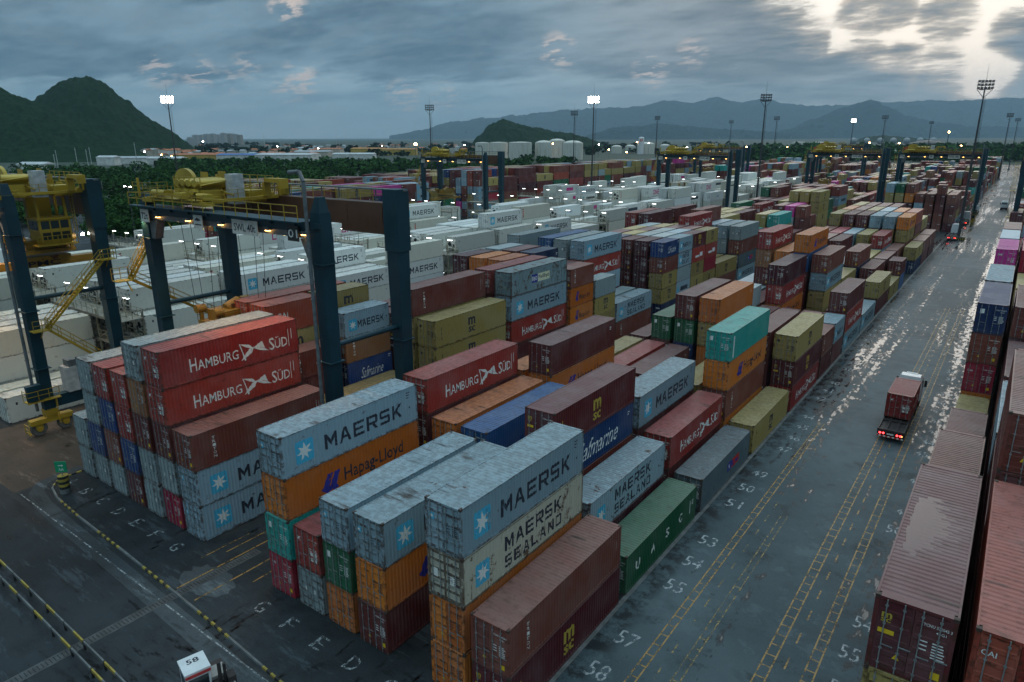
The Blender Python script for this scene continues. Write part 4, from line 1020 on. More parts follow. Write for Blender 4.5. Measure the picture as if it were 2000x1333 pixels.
    if cab:
        cx = tx+1.6; b = MB()
        b.frus((cx,0,18.9),1.15,1.35,(cx,0,20.2),1.35,1.5,0); b.box(cx-1.35,cx+1.35,-1.5,1.5,20.2,21.45,0); b.box(cx-1.5,cx+1.5,-1.65,1.65,21.45,21.6,0); b.box(cx-1.3,cx+1.5,-1.9,1.9,18.78,18.9,0)
        for x in (-1.1,1.1):
            for y in (-1.3,1.3): b.bar((cx+x,y,21.6),(cx+x*.9,y,24.2),.2,.24,0)
        b.box(cx-2.3,cx-1.5,-1.2,1.0,20.4,23.6,0); b.rail([(cx+1.5,-1.9,18.9),(cx+1.5,1.9,18.9)],.9,.05,.9,0)
        for k in range(9): b.bar((cx+.9,2.0,21.4+k*.33),(cx+1.5,2.0,21.4+k*.33),.05)
        b.bar((cx+.9,2.0,20),(cx+.9,2.0,24.3),.06); b.bar((cx+1.5,2.0,20),(cx+1.5,2.0,24.3),.06)
        for k in range(4): b.bar((cx+1.36,-1.35+k*.9,19.1),(cx+1.36,-1.35+k*.9,21.4),.09)
        K = b.build('operator_cab', M['cy'], r, (0, 4.4, .2))
        for y0, y1 in ((-1.28,-.52),(-.38,.38),(.52,1.28)):
            b = MB(); b.quad((cx+1.30,y0,19.35),(cx+1.30,y1,19.35),(cx+1.40,y1,20.15),(cx+1.40,y0,20.15)); b.quad((cx+1.362,y0,20.5),(cx+1.362,y1,20.5),(cx+1.362,y1,21.3),(cx+1.362,y0,21.3)); b.build('window', M['glass'], K)
        b = MB(); b.quad((cx-1.1,-1.51,20.4),(cx+1.1,-1.51,20.4),(cx+1.1,-1.51,21.3),(cx-1.1,-1.51,21.3)); b.build('window', M['glass'], K)
        for k in range(2): b = MB(); b.tube((cx+.9+k*.0,2.6+k*.7,19.6),(cx+1.1,2.6+k*.7,19.6),.14,seg=10); b.build('work_lamp', M['lampw'], K)
    # spreader and ropes
    sz = spread_z; b = MB(); sx_ = tx
    b.box(sx_-.55,sx_+.55,-1.2,BW+1.2,sz,sz+.75); b.box(sx_-1.1,sx_+1.1,1.6,BW-1.6,sz+.75,sz+1.15)
    for y in (-2.1, BW+1.7): b.box(sx_-1.2,sx_+1.2,y,y+.4,sz-.05,sz+.55)
    b.box(sx_-.4,sx_+.4,-2.1,BW+2.1,sz+.05,sz+.45)
    b.box(sx_-1.7,sx_+1.7,1.2,BW-1.2,sz+1.5,sz+1.9); b.box(sx_-1.3,sx_+1.3,2,BW-2,sz+1.9,sz+2.9)
    for x in (-1.5,1.5):
        for y in (1.5,BW-1.5): b.bar((sx_+x,y,sz+1.9),(sx_+x,y,sz+3.2),.3); b.tube((sx_+x-.1,y-.45,sz+3.0),(sx_+x-.1,y+.45,sz+3.0),.42,seg=12)
    b.tube((sx_,3.2,sz+2.9),(sx_,4.6,sz+3.4),.5,seg=12); b.box(sx_-.8,sx_+.8,5.2,6.2,sz+1.9,sz+3.3)
    b.rail([(sx_-1.7,1.2,sz+1.9),(sx_-1.7,BW-1.2,sz+1.9)],.9,.05,1.2); b.rail([(sx_+1.7,1.2,sz+1.9),(sx_+1.7,BW-1.2,sz+1.9)],.9,.05,1.2)
    sp = b.build('spreader', M['cyd'], r)
    d = D2(); d.text('ZPMC', 1.0, sz+.1, w=4.2, h=.55, bold=.02); b = MB()
    for pts, faces, m, l in d.items:
        for f in faces: b.poly([(sx_+.56, pts[i][0], pts[i][1]) for i in f])
    b.build('lettering', M['ink'], sp)
    b = MB()
    for x in (-1.5,1.5):
        for y in (1.5,BW-1.5):
            for e in (-.3,.3): b.bar((sx_+x+e*.5,y+e,sz+3.1),(sx_+x*1.6+e,y*1.0+e,24.75),.035)
    b.build('hoist_rope', M['k_paint'], r)
    return r
M['black_tyre'] = plain('grey_worn_tyre', (.085,.082,.075), .8, 0, .3, 3); M['lightgrey'] = plain('light_grey_sheet_steel', (.42,.44,.44), .5, .1, .2, 1.5); M['teal_mark'] = plain('teal_panel', (.01,.16,.18), .5)
M['plate'] = plain('white_sign_plate', (.6,.6,.54), .5, 0, .15, 2); M['k_plate'] = plain('black_sign_plate', (.02,.02,.02), .5); M['cym'] = steel('crane_machine_yellow', (.40,.28,.028), .5)
c1 = make_crane('01', -S+5.6, 11.0, False, -1); c1.location = (-3.9, 9.6, 0)
tag(c1, 'nearest dark blue gantry crane numbered 01 with yellow trolley above the stacks', 'gantry crane', 'gantry cranes over the yard')
c2 = make_crane('', -4.6, 16.6, True, 1); c2.location = (-41.4, 2.6, 0)
tag(c2, 'dark blue gantry crane at left edge with yellow operator cab and lettered spreader', 'gantry crane', 'gantry cranes over the yard')
for (x, y, src, lb) in ((-91.0, 140, c1, 'blue gantry crane beside white boxes, yellow trolley at its left end'), (-41.3, 205, c1, 'gantry crane over white boxes right of centre, behind a tall light mast'),
        (-4.5, 255, c1, 'distant gantry crane with clear span right of the lit far mast'), (24.4, 262, c1, 'distant gantry crane standing across the wet road near the big mast'),
        (61.0, 190, c1, 'gantry crane cut by the right edge of the picture'), (-41.3, 430, c1, 'far gantry crane silhouetted before the pale storage dome'), (-78, 330, c1, 'small far gantry crane behind the white boxes')):
    c = copy_tree(src); c.location = (x, y, 0); tag(c, lb, 'gantry crane')
    for ch in c.children:
        if ch.name.startswith('sign_plate') and ch.data.materials[0] == M['k_plate']:
            for g in list(ch.children): bpy.data.objects.remove(g)

# ------------------------------------------------------------------ light masts
def make_mast(H, lit, scale=1.0):
    r = empty('light_mast', (0,0,0)); b = MB()
    b.frus((0,0,0),.9,.9,(0,0,.9),.8,.8); b.build('base', [M['concrete']], r)
    b = MB(); b.tube((0,0,.9),(0,0,H-2),.42,.17,12); b.build('pole', M['mast'], r)
    b = MB(); b.bar((.75,.3,1),(.55,.3,H-4),.05); b.bar((1.1,.3,1),(.85,.3,H-4),.05)
    for k in range(int(H/1.2)): b.bar((.75-.2*k*1.2/H,.3,1.5+k*1.2),(1.1-.25*k*1.2/H,.3,1.5+k*1.2),.04)
    b.build('ladder', M['mast'], r)
    b = MB(); w = 2.1
    for z in (H-1.8,H-.9,H): b.box(-w,w,-.06,.06,z-.06,z+.06); b.box(-.06,.06,-w,w,z-.06,z+.06)
    for x in (-w,0,w): b.bar((x,0,H-1.9),(x,0,H+.2),.09); b.bar((0,x,H-1.9),(0,x,H+.2),.09)
    b.bar((-w,0,H-1.9),(0,0,H-4.2),.1); b.bar((w,0,H-1.9),(0,0,H-4.2),.1); b.tube((0,0,H),(0,0,H+5),.05,.02,6)
    b.lathe([(1.3,H-2.0),(1.5,H-2.0),(1.5,H-1.9),(1.3,H-1.9)],seg=16)
    b.build('lamp_frame', M['mast'], r)
    for i, x in enumerate((-1.85,-.95,.0,.95,1.85)):
        for z in (H-1.5,H-.6,H+.3):
            b = MB(); b.box(x-.3,x+.3,-.42,-.08,z-.24,z+.24,0); b.quad((x-.27,-.425,z-.21),(x+.27,-.425,z-.21),(x+.27,-.425,z+.21),(x-.27,-.425,z+.21),1)
            b.build('floodlight', [M['mast'], M['lampw'] if lit else M['lens']], r)
    return r
M['mast'] = plain('dark_mast_steel', (.05,.052,.055), .6, .3, .3, 1); M['lens'] = plain('unlit_lens', (.10,.11,.12), .2)
m_off = make_mast(44, False); m_on = make_mast(44, True)
MASTS = [(1893,472,None,'off','tall unlit light mast with striped base beside the trucks on the wet road'),
 (337,None,270,'on','lit floodlight mast in front of the wooded hill slope'), (1158,None,280,'on','brightest lit floodlight mast near the centre of the skyline'),
 (1489,None,268,'off','tall unlit light mast rising behind the reefer crane right of centre'), (841,None,345,'off','unlit light mast left of the round storage tanks behind a yellow trolley'),
 (1121,None,430,'off','thin unlit light mast just left of the brightest lit mast'), (1282,None,540,'off','thin unlit light mast between the brightest mast and the tall centre mast'),
 (1426,None,690,'off','smallest unlit light mast left of the tall centre mast'), (1514,None,560,'off','unlit light mast just right of the tall centre mast'),
 (1663,None,660,'on','small lit floodlight mast standing before the pointed mountain'), (1724,None,540,'off','unlit light mast right of the small lit mast'),
 (1815,None,760,'off','small unlit light mast near the dark round dome'), (1965,None,500,'off','unlit light mast close to the right edge above the far crane'), (1982,None,640,'off','thinnest unlit light mast at the right edge')]
for i, (px, py, d, st, lb) in enumerate(MASTS):
    src = m_on if st == 'on' else m_off
    first = (st == 'on' and i == 1) or (st == 'off' and i == 0)
    o = src if first else copy_tree(src)
    if py: o.location = (23.6, 221, 0)
    else: o.location = far(px, d)
    a = Vector((o.location.x-CAM.x, o.location.y-CAM.y)); o.rotation_euler.z = math.atan2(a.y, a.x)-math.pi/2+(.5 if i % 3 == 0 else -.3)
    tag(o, lb, 'light mast', 'floodlight masts around the yard')
b = MB()
for k in range(4): b.frus((0,0,.0),1.35-.0*k,1.35,(0,0,.75),1.3,1.3,0)
for k in range(5): b.quad((-1.25+k*.55,-1.36,.05),(-1.0+k*.55,-1.36,.05),(-.8+k*.55,-1.335,.7),(-1.05+k*.55,-1.335,.7),1)
mb = MB(); mb.box(-1.3,1.3,-1.3,1.3,0,.85,0)
for k in range(5): mb.quad((-1.25+k*.55,-1.306,.05),(-1.0+k*.55,-1.306,.05),(-.8+k*.55,-1.306,.8),(-1.05+k*.55,-1.306,.8),1)
mb.build('striped_guard', [M['k_paint'], M['y_paint']], m_off)
# low lamp posts on the left
def lamp_post(name, loc, H, lit, label, mat=None, arm=1.2, grp='street lamps beyond the yard'):
    r = empty(name, loc); b = MB(); b.tube((0,0,0),(0,0,H),.12,.07,8); b.bar((-arm,0,H),(arm,0,H),.08); b.build('pole', M['mast'], r)
    b = MB()
    for x in (-arm, arm): b.box(x-.28,x+.28,-.2,.2,H-.1,H+.1,0); b.box(x-.24,x+.24,-.18,.18,H-.18,H-.105,1)
    b.build('lamp_head', [M['mast'], mat or M['lampw']], r); return tag(r, label, 'street lamp', grp)
lamp_post('street_lamp', far(234, 165), 19, True, 'lit lamp post between the left crane and the mangrove trees', arm=1.3)

# ------------------------------------------------------------------ service racks of the refrigerated rows
M['rack'] = plain('beige_rack_steel', (.26,.24,.17), .6, .1, .3, 1.5); M['grate'] = plain('rack_floor_grating', (.22,.21,.17), .7, .1, .3, 2)
def make_rack():
    r = empty('service_rack', (0,0,0)); Wd = 6*P+.6; D = 2.6; b = MB()
    for x in (0, Wd/3, 2*Wd/3, Wd):
        for y in (0, D): b.bar((x,y,0),(x,y,9.6),.16)
    for k in range(3):
        b.bar((k*Wd/3,0,k*2.9+.2),((k+1)*Wd/3,0,(k+1)*2.9),.1)
    b.build('frame', M['rack'], r)
    for lv in range(1, 4):
        z = lv*2.95; b = MB(); b.box(-.3,Wd+.3,-.1,D+.1,z-.1,z); b.box(-.3,Wd+.3,-.12,-.1,z-.28,z+.05); b.build('platform', M['grate'], r)
    b = MB()
    for lv in (2, 3):
        z = lv*2.95; b.rail([(-.3,0,z),(Wd+.3,0,z)],1.1,.05,1.5); b.rail([(-.3,D,z),(Wd+.3,D,z)],1.1,.05,1.5); b.rail([(Wd+.3,0,z),(Wd+.3,D,z)],1.1,.05,1.3)
    b.build('handrail', M['rack'], r)
    for k in range(4):
        x = 1.2+k*(Wd-2.4)/3; b = MB(); b.bar((x,D/2,8.85),(x,D/2,11.4),.07,m=0); b.bar((x-.05,D/2,11.4),(x+.75,D/2,11.5),.07,m=0)
        b.box(x+.1,x+1.25,D/2-.14,D/2+.14,11.46,11.56,0); b.box(x+.14,x+1.21,D/2-.12,D/2+.12,11.38,11.455,1); b.build('lamp', [M['rack'], M['tube']], r)
    for k in range(3):
        x = 2+k*(Wd-4)/2; b = MB(); b.box(x,x+.9,-.2,.05,5.5,5.6,0); b.box(x+.04,x+.86,-.18,.03,5.42,5.495,1); b.build('lamp', [M['rack'], M['tube']], r)
    return r
rack0 = None
for i, (blk, u) in enumerate(RACKS):
    if blk == '5' and u > 250: continue
    o = rack0 if rack0 else None
    if o is None: rack0 = o = make_rack()
    else: o = copy_tree(rack0)
    o.location = (BLK[blk][0]-.3, u, 0)
    n = round((u-12)/29.3)+1
    tag(o, f"lamp-lit steel service rack, {ORD[n]} one back in the {dict(zip('345', ('nearest', 'middle', 'farthest')))[blk]} white container block", 'service rack', 'steel racks serving the refrigerated containers')

# ------------------------------------------------------------------ lorries
M['cabw'] = plain('white_lorry_paint', (.62,.64,.65), .3, 0, .08, 1); M['chassis'] = plain('dark_chassis_steel', (.035,.028,.028), .6, .2, .3, 2); M['deck'] = plain('rusted_white_deck', (.30,.29,.27), .6, 0, .3, 1)
M['rw'] = plain('red_reflector', (.45,.03,.03), .5); M['hl'] = plain('clear_lens', (.5,.5,.45), .2); M['amb'] = emis('amber_marker', (1,.5,.05), 3)
def make_lorry(lights=True):
    """heading +y, origin on the ground at the tail"""
    r = empty('container_lorry', (0,0,0)); b = MB()
    for x in (-.45,.45): b.box(x-.1,x+.1,0,11.2,.95,1.22)
    for y in (.15,3.0,6,9): b.box(-1.2,1.2,y-.12,y+.12,1.05,1.25)
    for x in (-1.15,1.15): b.box(x-.06,x+.06,0,9.4,1.02,1.28)
    b.quad((-1.15,.1,1.1),(1.15,.1,1.1),(1.15,9.4,1.1),(-1.15,9.4,1.1))
    b.build('trailer_chassis', M['chassis'], r)
    b = MB()
    for k in range(12): b.box(-1.2+k*.2,-1.2+(k+1)*.2-.002,-.12,-.06,.52,.64,k % 2)
    b.box(-1.2,1.2,-.05,.05,.75,.98,2); b.box(-.3,.3,-.075,-.055,.78,.93,1); b.build('rear_bumper', [M['rw'], M['white'], M['chassis']], r)
    for s in (-1,1):
        b = MB()
        for k in range(2): b.tube((s*(.62+.3*k),-.09,.88),(s*(.62+.3*k),-.052,.88),.10,seg=12)
        b.build('tail_lamp', M['red_lamp'] if lights else M['rw'], r)
    b = MB(); b.box(.98,1.1,-.085,-.052,.82,.93); b.build('marker_lamp', M['amb'], r)
    for y in (1.6,2.85,4.1,9.6,12.9):
        for s in (-1,1):
            b = MB(); b.lathe([(0,-.26),(.22,-.24),(.28,-.18),(.50,-.20),(.53,-.1),(.53,.1),(.50,.2),(.28,.18),(.22,.24),(0,.26)],seg=16)
            w = b.build('wheel', M['black_tyre'], r, (s*.98,y,.53)); w.rotation_euler.y = R(90)
    b = MB(); b.frus((0,12.6,1.0),1.22,1.05,(0,12.6,2.3),1.24,1.08,0); b.frus((0,12.55,2.3),1.24,1.08,(0,12.45,3.35),1.16,.92,0); b.frus((0,12.3,3.35),1.16,.86,(0,12.15,3.75),.95,.6,0)
    b.box(-.55,.55,12.7,12.95,3.55,3.8,0); b.box(-.02,.02,11.5,13.1,3.36,3.40,1); b.box(-1.1,1.1,13.66,13.76,.5,1.1,1)
    C = b.build('cab', [M['cabw'], M['chassis']], r)
    b = MB(); b.quad((-1.05,13.66,2.35),(1.05,13.66,2.35),(.98,13.42,3.2),(-.98,13.42,3.2))
    for s in (-1,1): b.quad((s*1.25,12.2,2.3),(s*1.25,13.4,2.3),(s*1.185,13.3,3.1),(s*1.185,12.3,3.1))
    b.build('window', M['glass'], C)
    for s in (-1,1):
        b = MB(); b.box(min(s*1.3,s*1.55),max(s*1.3,s*1.55),13.35,13.45,2.2,2.95); b.bar((s*1.2,13.4,2.8),(s*1.4,13.4,2.8),.05); b.build('mirror', M['k_paint'], C)
    return r
t1 = make_lorry(); t1.location = (30.4, 50.6, .02); tag(t1, 'white-cabbed lorry with glowing red tail lamps driving away along the wet road', 'lorry', 'lorries in the yard')
o = container('h', 30.4-W/2, 54.4, 1.32, L20, 2.60, 2); tag(o, 'faded red half-length container riding on the lorry on the road', 'container', 'shipping containers stacked in the yard blocks')
for i, (x, y, rz, lb) in enumerate(((22.2,217,0,'lorry with empty trailer waiting beside the first stack past the cross aisle'),(21.9,262,0,'second lorry queued farther along the stacks past the striped mast base'),(22.6,300,0,'third lorry queued along the far stacks'),(31.5,330,180,'small far lorry between the two farthest crane legs'))):
    c = copy_tree(t1); c.location = (x, y+(14 if rz else 0), .02); c.rotation_euler.z = R(rz); tag(c, lb, 'lorry')
# terminal tractor at the bottom edge
def gp(px, py, z=0.0):
    d = skydir(px, py); k = (z-CAM.z)/d.z; return CAM+d*k
r = empty('terminal_tractor', (0,0,0)); b = MB()
b.box(-.10,1.10,0,1.32,.7,3.0,0); b.box(-.15,1.15,-.05,1.37,3.0,3.12,0); b.box(-.12,1.12,1.375,1.42,2.85,3.0,1); b.box(-.16,-.105,.1,1.3,2.85,3.0,1)
K = b.build('cab', [M['cabw'], M['rw']], r)
b = MB(); b.quad((0,1.325,1.6),(1.0,1.325,1.6),(1.0,1.325,2.7),(0,1.325,2.7)); b.quad((-.105,.15,1.6),(-.105,1.15,1.6),(-.105,1.15,2.7),(-.105,.15,2.7)); b.quad((1.105,.15,1.6),(1.105,1.15,1.6),(1.105,1.15,2.7),(1.105,.15,2.7)); b.build('window', M['glass'], K)
d = D2(); d.text('58', 0, 0, w=.62, h=.38, bold=.02); b = MB()
for pts, faces, m, l in d.items:
    for f in faces: b.poly([(.82-pts[i][0], .62-pts[i][1], 3.125) for i in f])
b.build('roof_number', M['ink'], K)
b = MB(); b.box(-.9,.6,-.9,8.2,.6,.85); b.box(-1.1,-.25,-.6,1.2,.85,1.75); b.tube((-.5,1.5,1.2),(-.5,1.5,3.2),.10); b.tube((-.75,1.5,1.2),(-.75,1.5,3.0),.08); b.box(-1.2,-.8,1.3,1.9,1.6,2.3); b.box(.2,1.1,1.5,2.0,.85,1.6); b.build('chassis', M['chassis'], r)
b = MB(); b.box(-1.25,1.25,2.1,11.5,1.55,1.8)
for k in range(16): b.box(-1.1+k*.14,-1.02+k*.14,1.9,2.12,1.81,1.97)
b.box(-1.0,.0,.0,.9,1.76,1.95)
b.build('deck', M['deck'], r)
for y in (.6,4.8,6.1):
    for s in (-1,1):
        b = MB(); b.lathe([(0,-.2),(.22,-.2),(.5,-.2),(.53,-.1),(.53,.1),(.5,.2),(.22,.2),(0,.2)],seg=14); w = b.build('wheel', M['black_tyre'], r, (s*.98,y,.53)); w.rotation_euler.y = R(90)
r.location = (5.58, -8.24, .02); r.rotation_euler.z = R(-105)
tag(r, 'white terminal tractor with black roof number and rusty deck at bottom edge', 'tractor')

# ------------------------------------------------------------------ vegetation, hills, far city
def leafmat(name, a, b_):
    t = NT(name); n = t.noise(t.coord('Object'), .12, 5, .7); n2 = t.noise(t.coord('Object'), .9, 3, .7)
    c = t.mix(t.step(n, .38, .62), a, b_); c = t.mix(t.math('MULTIPLY', t.step(n2, .4, .7), .6), c, tuple(x*1.7 for x in b_))
    return t.out(c, .95, 0, .03)
M['leaf'] = leafmat('mangrove_leaves', (.008,.032,.010), (.036,.085,.022)); M['hillleaf'] = leafmat('hillside_forest', (.0035,.0145,.0065), (.009,.028,.011)); M['trunk'] = plain('bark', (.06,.045,.035), .9)
def crown(b, c, rx, rz, n, size, rr):
    for _ in range(n):
        while True:
            p = Vector((rr.uniform(-1,1), rr.uniform(-1,1), rr.uniform(-.75,1)))
            if .35 < p.length < 1: break
        lump = 1+.28*noise.noise(p*2.1+Vector(c)*.37)
        q = Vector((c[0]+p.x*rx*lump, c[1]+p.y*rx*lump, c[2]+p.z*rz*lump)); s = size*rr.uniform(.6, 1.3)
        a = Vector((rr.gauss(0,1), rr.gauss(0,1), rr.gauss(0,.5))).normalized(); e = a.cross(Vector((rr.gauss(0,1), rr.gauss(0,1), rr.gauss(0,1)))).normalized()
        b.quad(tuple(q-a*s-e*s*.6), tuple(q+a*s-e*s*.7), tuple(q+a*s+e*s*.6), tuple(q-a*s*.8+e*s*.7))
rr = random.Random(5)
# trees one can tell apart at the near edge of the mangrove
def make_tree(h, rx, n, seed):
    q = random.Random(seed); r = empty('mangrove_tree', (0,0,0)); b = MB(); b.tube((0,0,0),(.2,.1,h*.55),.22,.12,7)
    for k in range(5):
        a = k*1.26+q.random(); b.tube((.15,.1,h*(.3+.05*k)),(math.cos(a)*rx*.6,math.sin(a)*rx*.6,h*(.6+.05*k)),.1,.04,5)
    b.build('trunk', M['trunk'], r); b = MB()
    for k in range(5):
        a = k*1.26+q.random(); crown(b, (math.cos(a)*rx*.45, math.sin(a)*rx*.45, h*(.58+.08*q.random())), rx*.62, h*.32, n//3, .34, q)
    b.build('crown', M['leaf'], r); return r
protos = [make_tree(9, 5.2, 520, 1), make_tree(7.5, 4.6, 460, 2), make_tree(10.5, 5.0, 520, 3)]
spots = []
for i in range(46):
    px = rr.uniform(170, 640) if i < 34 else rr.uniform(640, 1000); base = 150 if px < 300 else 215
    d = (190 if px < 420 else 330)+rr.uniform(0, 60)+(max(0, px-420)*.5)
    spots.append((far(px, d), px))
for i, (p, px) in enumerate(spots):
    o = protos[i] if i < 3 else copy_tree(protos[i % 3]); o.location = p; s = rr.uniform(.8, 1.25); o.scale = (s, s, s); o.rotation_euler.z = rr.uniform(0, 6)
    tag(o, 'bushy green mangrove tree at the near edge of the woodland beyond the yard', 'tree', 'mangrove trees along the yard edge')
def forest(name, label, px0, px1, d0, d1, n, h, rx, q_, size, mat, skip=None):
    b = MB()
    for _ in range(n):
        px = rr.uniform(px0, px1); d = d0*(d1/d0)**rr.random()
        if skip and skip(px, d): continue
        p = far(px, d); hh = h*rr.uniform(.55, 1.5); k = rx*rr.uniform(.55, 1.5)
        crown(b, (p.x, p.y, hh*.55), k, hh*.5, int(q_*(d0/d)**.6)+12, size*(d/d0)**.6, rr)
    return tag(b.build(name, mat), label, 'woodland', kind='stuff')
forest('mangrove_woodland', 'dark green mangrove woodland beyond the left stacks', -120, 640, 240, 620, 340, 8, 6.5, 260, .50, M['leaf'])
forest('far_woodland', 'flat belt of dark trees in front of the town and tanks', 300, 1120, 620, 880, 210, 6, 8, 60, 1.5, M['leaf'], lambda px, d: False)
forest('right_woodland', 'long dark belt of trees behind the far right stacks', 1330, 2080, 830, 1500, 330, 12, 11, 60, 2.4, M['leaf'])
forest('town_trees', 'scattered dark trees among the far roofs', 180, 1400, 1200, 3600, 210, 9, 13, 45, 2.6, M['hillleaf'])

def hill(name, label, prof, d, depth, mat, res=90, rough=6.0, back=1.0, zb=-2):
    """a ridge: prof = [(px, height m)] along its crest at distance d, falling away on both sides over depth"""
    b = MB(); px0, px1 = prof[0][0], prof[-1][0]; nx = res; ny = max(16, res//3)
    def H_(px):
        for (a, ha), (c, hc) in zip(prof, prof[1:]):
            if a <= px <= c:
                t = (px-a)/(c-a); t = t*t*(3-2*t)*.35+t*.65; return ha+(hc-ha)*t
        return 0
    for j in range(ny+1):
        s = j/ny*2-1
        for i in range(nx+1):
            px = px0+(px1-px0)*i/nx; dd = d+s*depth*(1 if s < 0 else back); p = far(px, dd)
            f = math.cos(min(1, abs(s))*math.pi/2)**1.15
            h = H_(px)*f; q = Vector((p.x, p.y, 0))
            amp = min(1, h/30+.1)*(1-.0*abs(s))
            h += amp*rough*(noise.fractal(q/(rough*7), 1.0, 2.0, 5)*1.0+.55*noise.noise(q/(rough*1.3))*min(1, h/20))*(1 if j not in (0, ny) else 0)
            b.v.append((p.x, p.y, max(zb, h+zb)))
    for j in range(ny):
        for i in range(nx): a = j*(nx+1)+i; b.f.append((a, a+1, a+nx+2, a+nx+1)); b.m.append(0)
    o = b.build(name, mat); return tag(o, label, None, kind='structure')
def hz(py, d): return CAM.z+(266-py)*d/FPX
pr = [(-420,60),(-250,hz(150,1350)),(-120,hz(172,1350)),(0,hz(172,1350)),(45,hz(188,1350)),(90,hz(203,1350)),(130,hz(222,1350)),(190,hz(250,1350)),(260,22),(300,0)]
hill('hill', None, pr, 1350, 420, M['hillleaf'], 240, 7)
pr = [(20,10),(60,hz(215,1700)),(95,hz(190,1700)),(135,hz(166,1700)),(165,hz(160,1700)),(190,hz(160,1700)),(222,hz(170,1700)),(255,hz(197,1700)),(300,hz(233,1700)),(335,hz(254,1700)),(362,hz(272,1700)),(385,0)]
hill('hill', None, pr, 1700, 520, M['hillleaf'], 240, 8)
pr = [(915,0),(935,hz(262,2300)),(955,hz(244,2300)),(985,hz(232,2300)),(1010,hz(240,2300)),(1040,hz(247,2300)),(1080,hz(254,2300)),(1120,hz(260,2300)),(1165,hz(272,2300)),(1190,0)]
hill('hill', None, pr, 2300, 350, M['hillleaf'], 130, 6)
hill('hill', None, [(1660,0),(1690,hz(268,4200)),(1720,hz(264,4200)),(1760,hz(267,4200)),(1800,hz(270,4200)),(1850,0)], 4200, 500, M['hillleaf'], 50, 8)
M['mount'] = leafmat('mountain_forest', (.008,.022,.028), (.016,.034,.038))
pr = [(760,40),(815,hz(256,17000)),(880,hz(240,17000)),(960,hz(232,17000)),(1040,hz(226,17000)),(1110,hz(218,17000)),(1180,hz(215,17000)),(1240,hz(214,17000)),(1300,hz(202,17000)),(1340,hz(206,17000)),(1400,hz(198,17000)),(1440,hz(207,17000)),(1480,hz(199,17000)),(1530,hz(211,17000)),(1600,hz(213,17000)),(1700,hz(208,17000)),(1800,hz(205,17000)),(1900,hz(203,17000)),(2000,hz(200,17000)),(2100,hz(205,17000)),(2300,hz(215,17000)),(2500,40)]
hill('mountains', None, pr, 17000, 2500, M['mount'], 330, 60)
pr = [(1480,20),(1540,hz(255,11500)),(1580,hz(238,11500)),(1630,hz(218,11500)),(1660,hz(210,11500)),(1690,hz(203,11500)),(1725,hz(214,11500)),(1770,hz(232,11500)),(1840,hz(244,11500)),(1900,hz(250,11500)),(2000,hz(252,11500)),(2100,hz(250,11500)),(2250,20)]
hill('mountains', None, pr, 11500, 1300, M['mount'], 200, 40)
hill('mountains', None, [(1130,20),(1200,hz(250,9500)),(1290,hz(243,9500)),(1400,hz(252,9500)),(1480,hz(256,9500)),(1600,20)], 9500, 900, M['mount'], 110, 25)

# storage tanks
M['tank'] = NT('stained_white_tank'); t = M['tank']; oc = t.coord('Object', rnd=30); st = t.noise(t.coord('Object', (.9,.9,.05), rnd=20), 1, 5, .7)
M['tank'] = t.out(t.mix(t.math('MULTIPLY', t.step(st, .45, .7), .5), (.60,.60,.54), (.30,.20,.10)), .6)
def tank(px, d, rad, h, label, dome=True, grp='round white storage tanks'):
    r = empty('storage_tank', far(px, d)); b = MB()
    b.lathe([(rad,0),(rad,h)], seg=36); 
    for z in (h*.25,h*.5,h*.75): b.lathe([(rad+.02,z),(rad+.12,z),(rad+.12,z+.15),(rad+.02,z+.15)], seg=36)
    b.build('shell', M['tank'], r); b = MB()
    b.lathe([(rad+.2,h-.02),(rad+.2,h+.25),(rad*.85,h+.9+(.06*rad if dome else 0)),(rad*.5,h+1.4+(.14*rad if dome else 0)),(0,h+1.7+(.17*rad if dome else 0))], seg=36); b.build('roof', M['tank'], r)
    b = MB(); b.rail([(rad*math.cos(a)*.99, rad*math.sin(a)*.99, h+.25) for a in [i*math.pi/9 for i in range(19)]], 1.2, .12, 4)
    b.bar((rad+.3,-.5,0),(rad+.3,-.5,h+1),.3); b.build('handrail', M['mast'], r)
    r.rotation_euler.z = 3.9; return tag(r, label, 'storage tank', grp)
for i, (px, rad, h, d, w) in enumerate(((942,10,22,1000,'leftmost flat-topped'),(974,13,22,1040,'second from left, flat-topped'),(1016,16,22.5,990,'widest front, brown-stained'),(1062,12,22,1000,'domed, right of the widest'),(1088,12,24,1090,'domed, partly hidden behind its neighbours'),(1119,14,21.5,985,'rightmost of main group'))):
    tank(px, d, rad, h, f'white storage tank, {w}, below the small wooded hill', dome=i > 2)
for i, (px, rad, h, d, w) in enumerate(((1205,10,12,1350,'small, left of red-lettered one'),(1232,10,12,1400,'small, partly hidden by red-lettered one'),(1262,16,17,1300,'big one right of the lit mast'),(1300,11,12,1500,'low one behind the clear crane'),(1600,20,16,1700,'frame-roofed, right of tall mast'),(1560,16,16,1750,'frame-roofed, left of its twin'))):
    tank(px, d, rad, h, f'white storage tank, {w}', dome=i < 4)
r = tank(1815, 1500, 34, 14, 'big dark round dome behind the far right stacks', True); 
for ch in r.children: ch.data = ch.data.copy(); ch.data.materials.clear(); ch.data.materials.append(M['mast'])
M['sphere'] = plain('pale_gas_sphere', (.26,.28,.29), .5, 0, .1, .1)
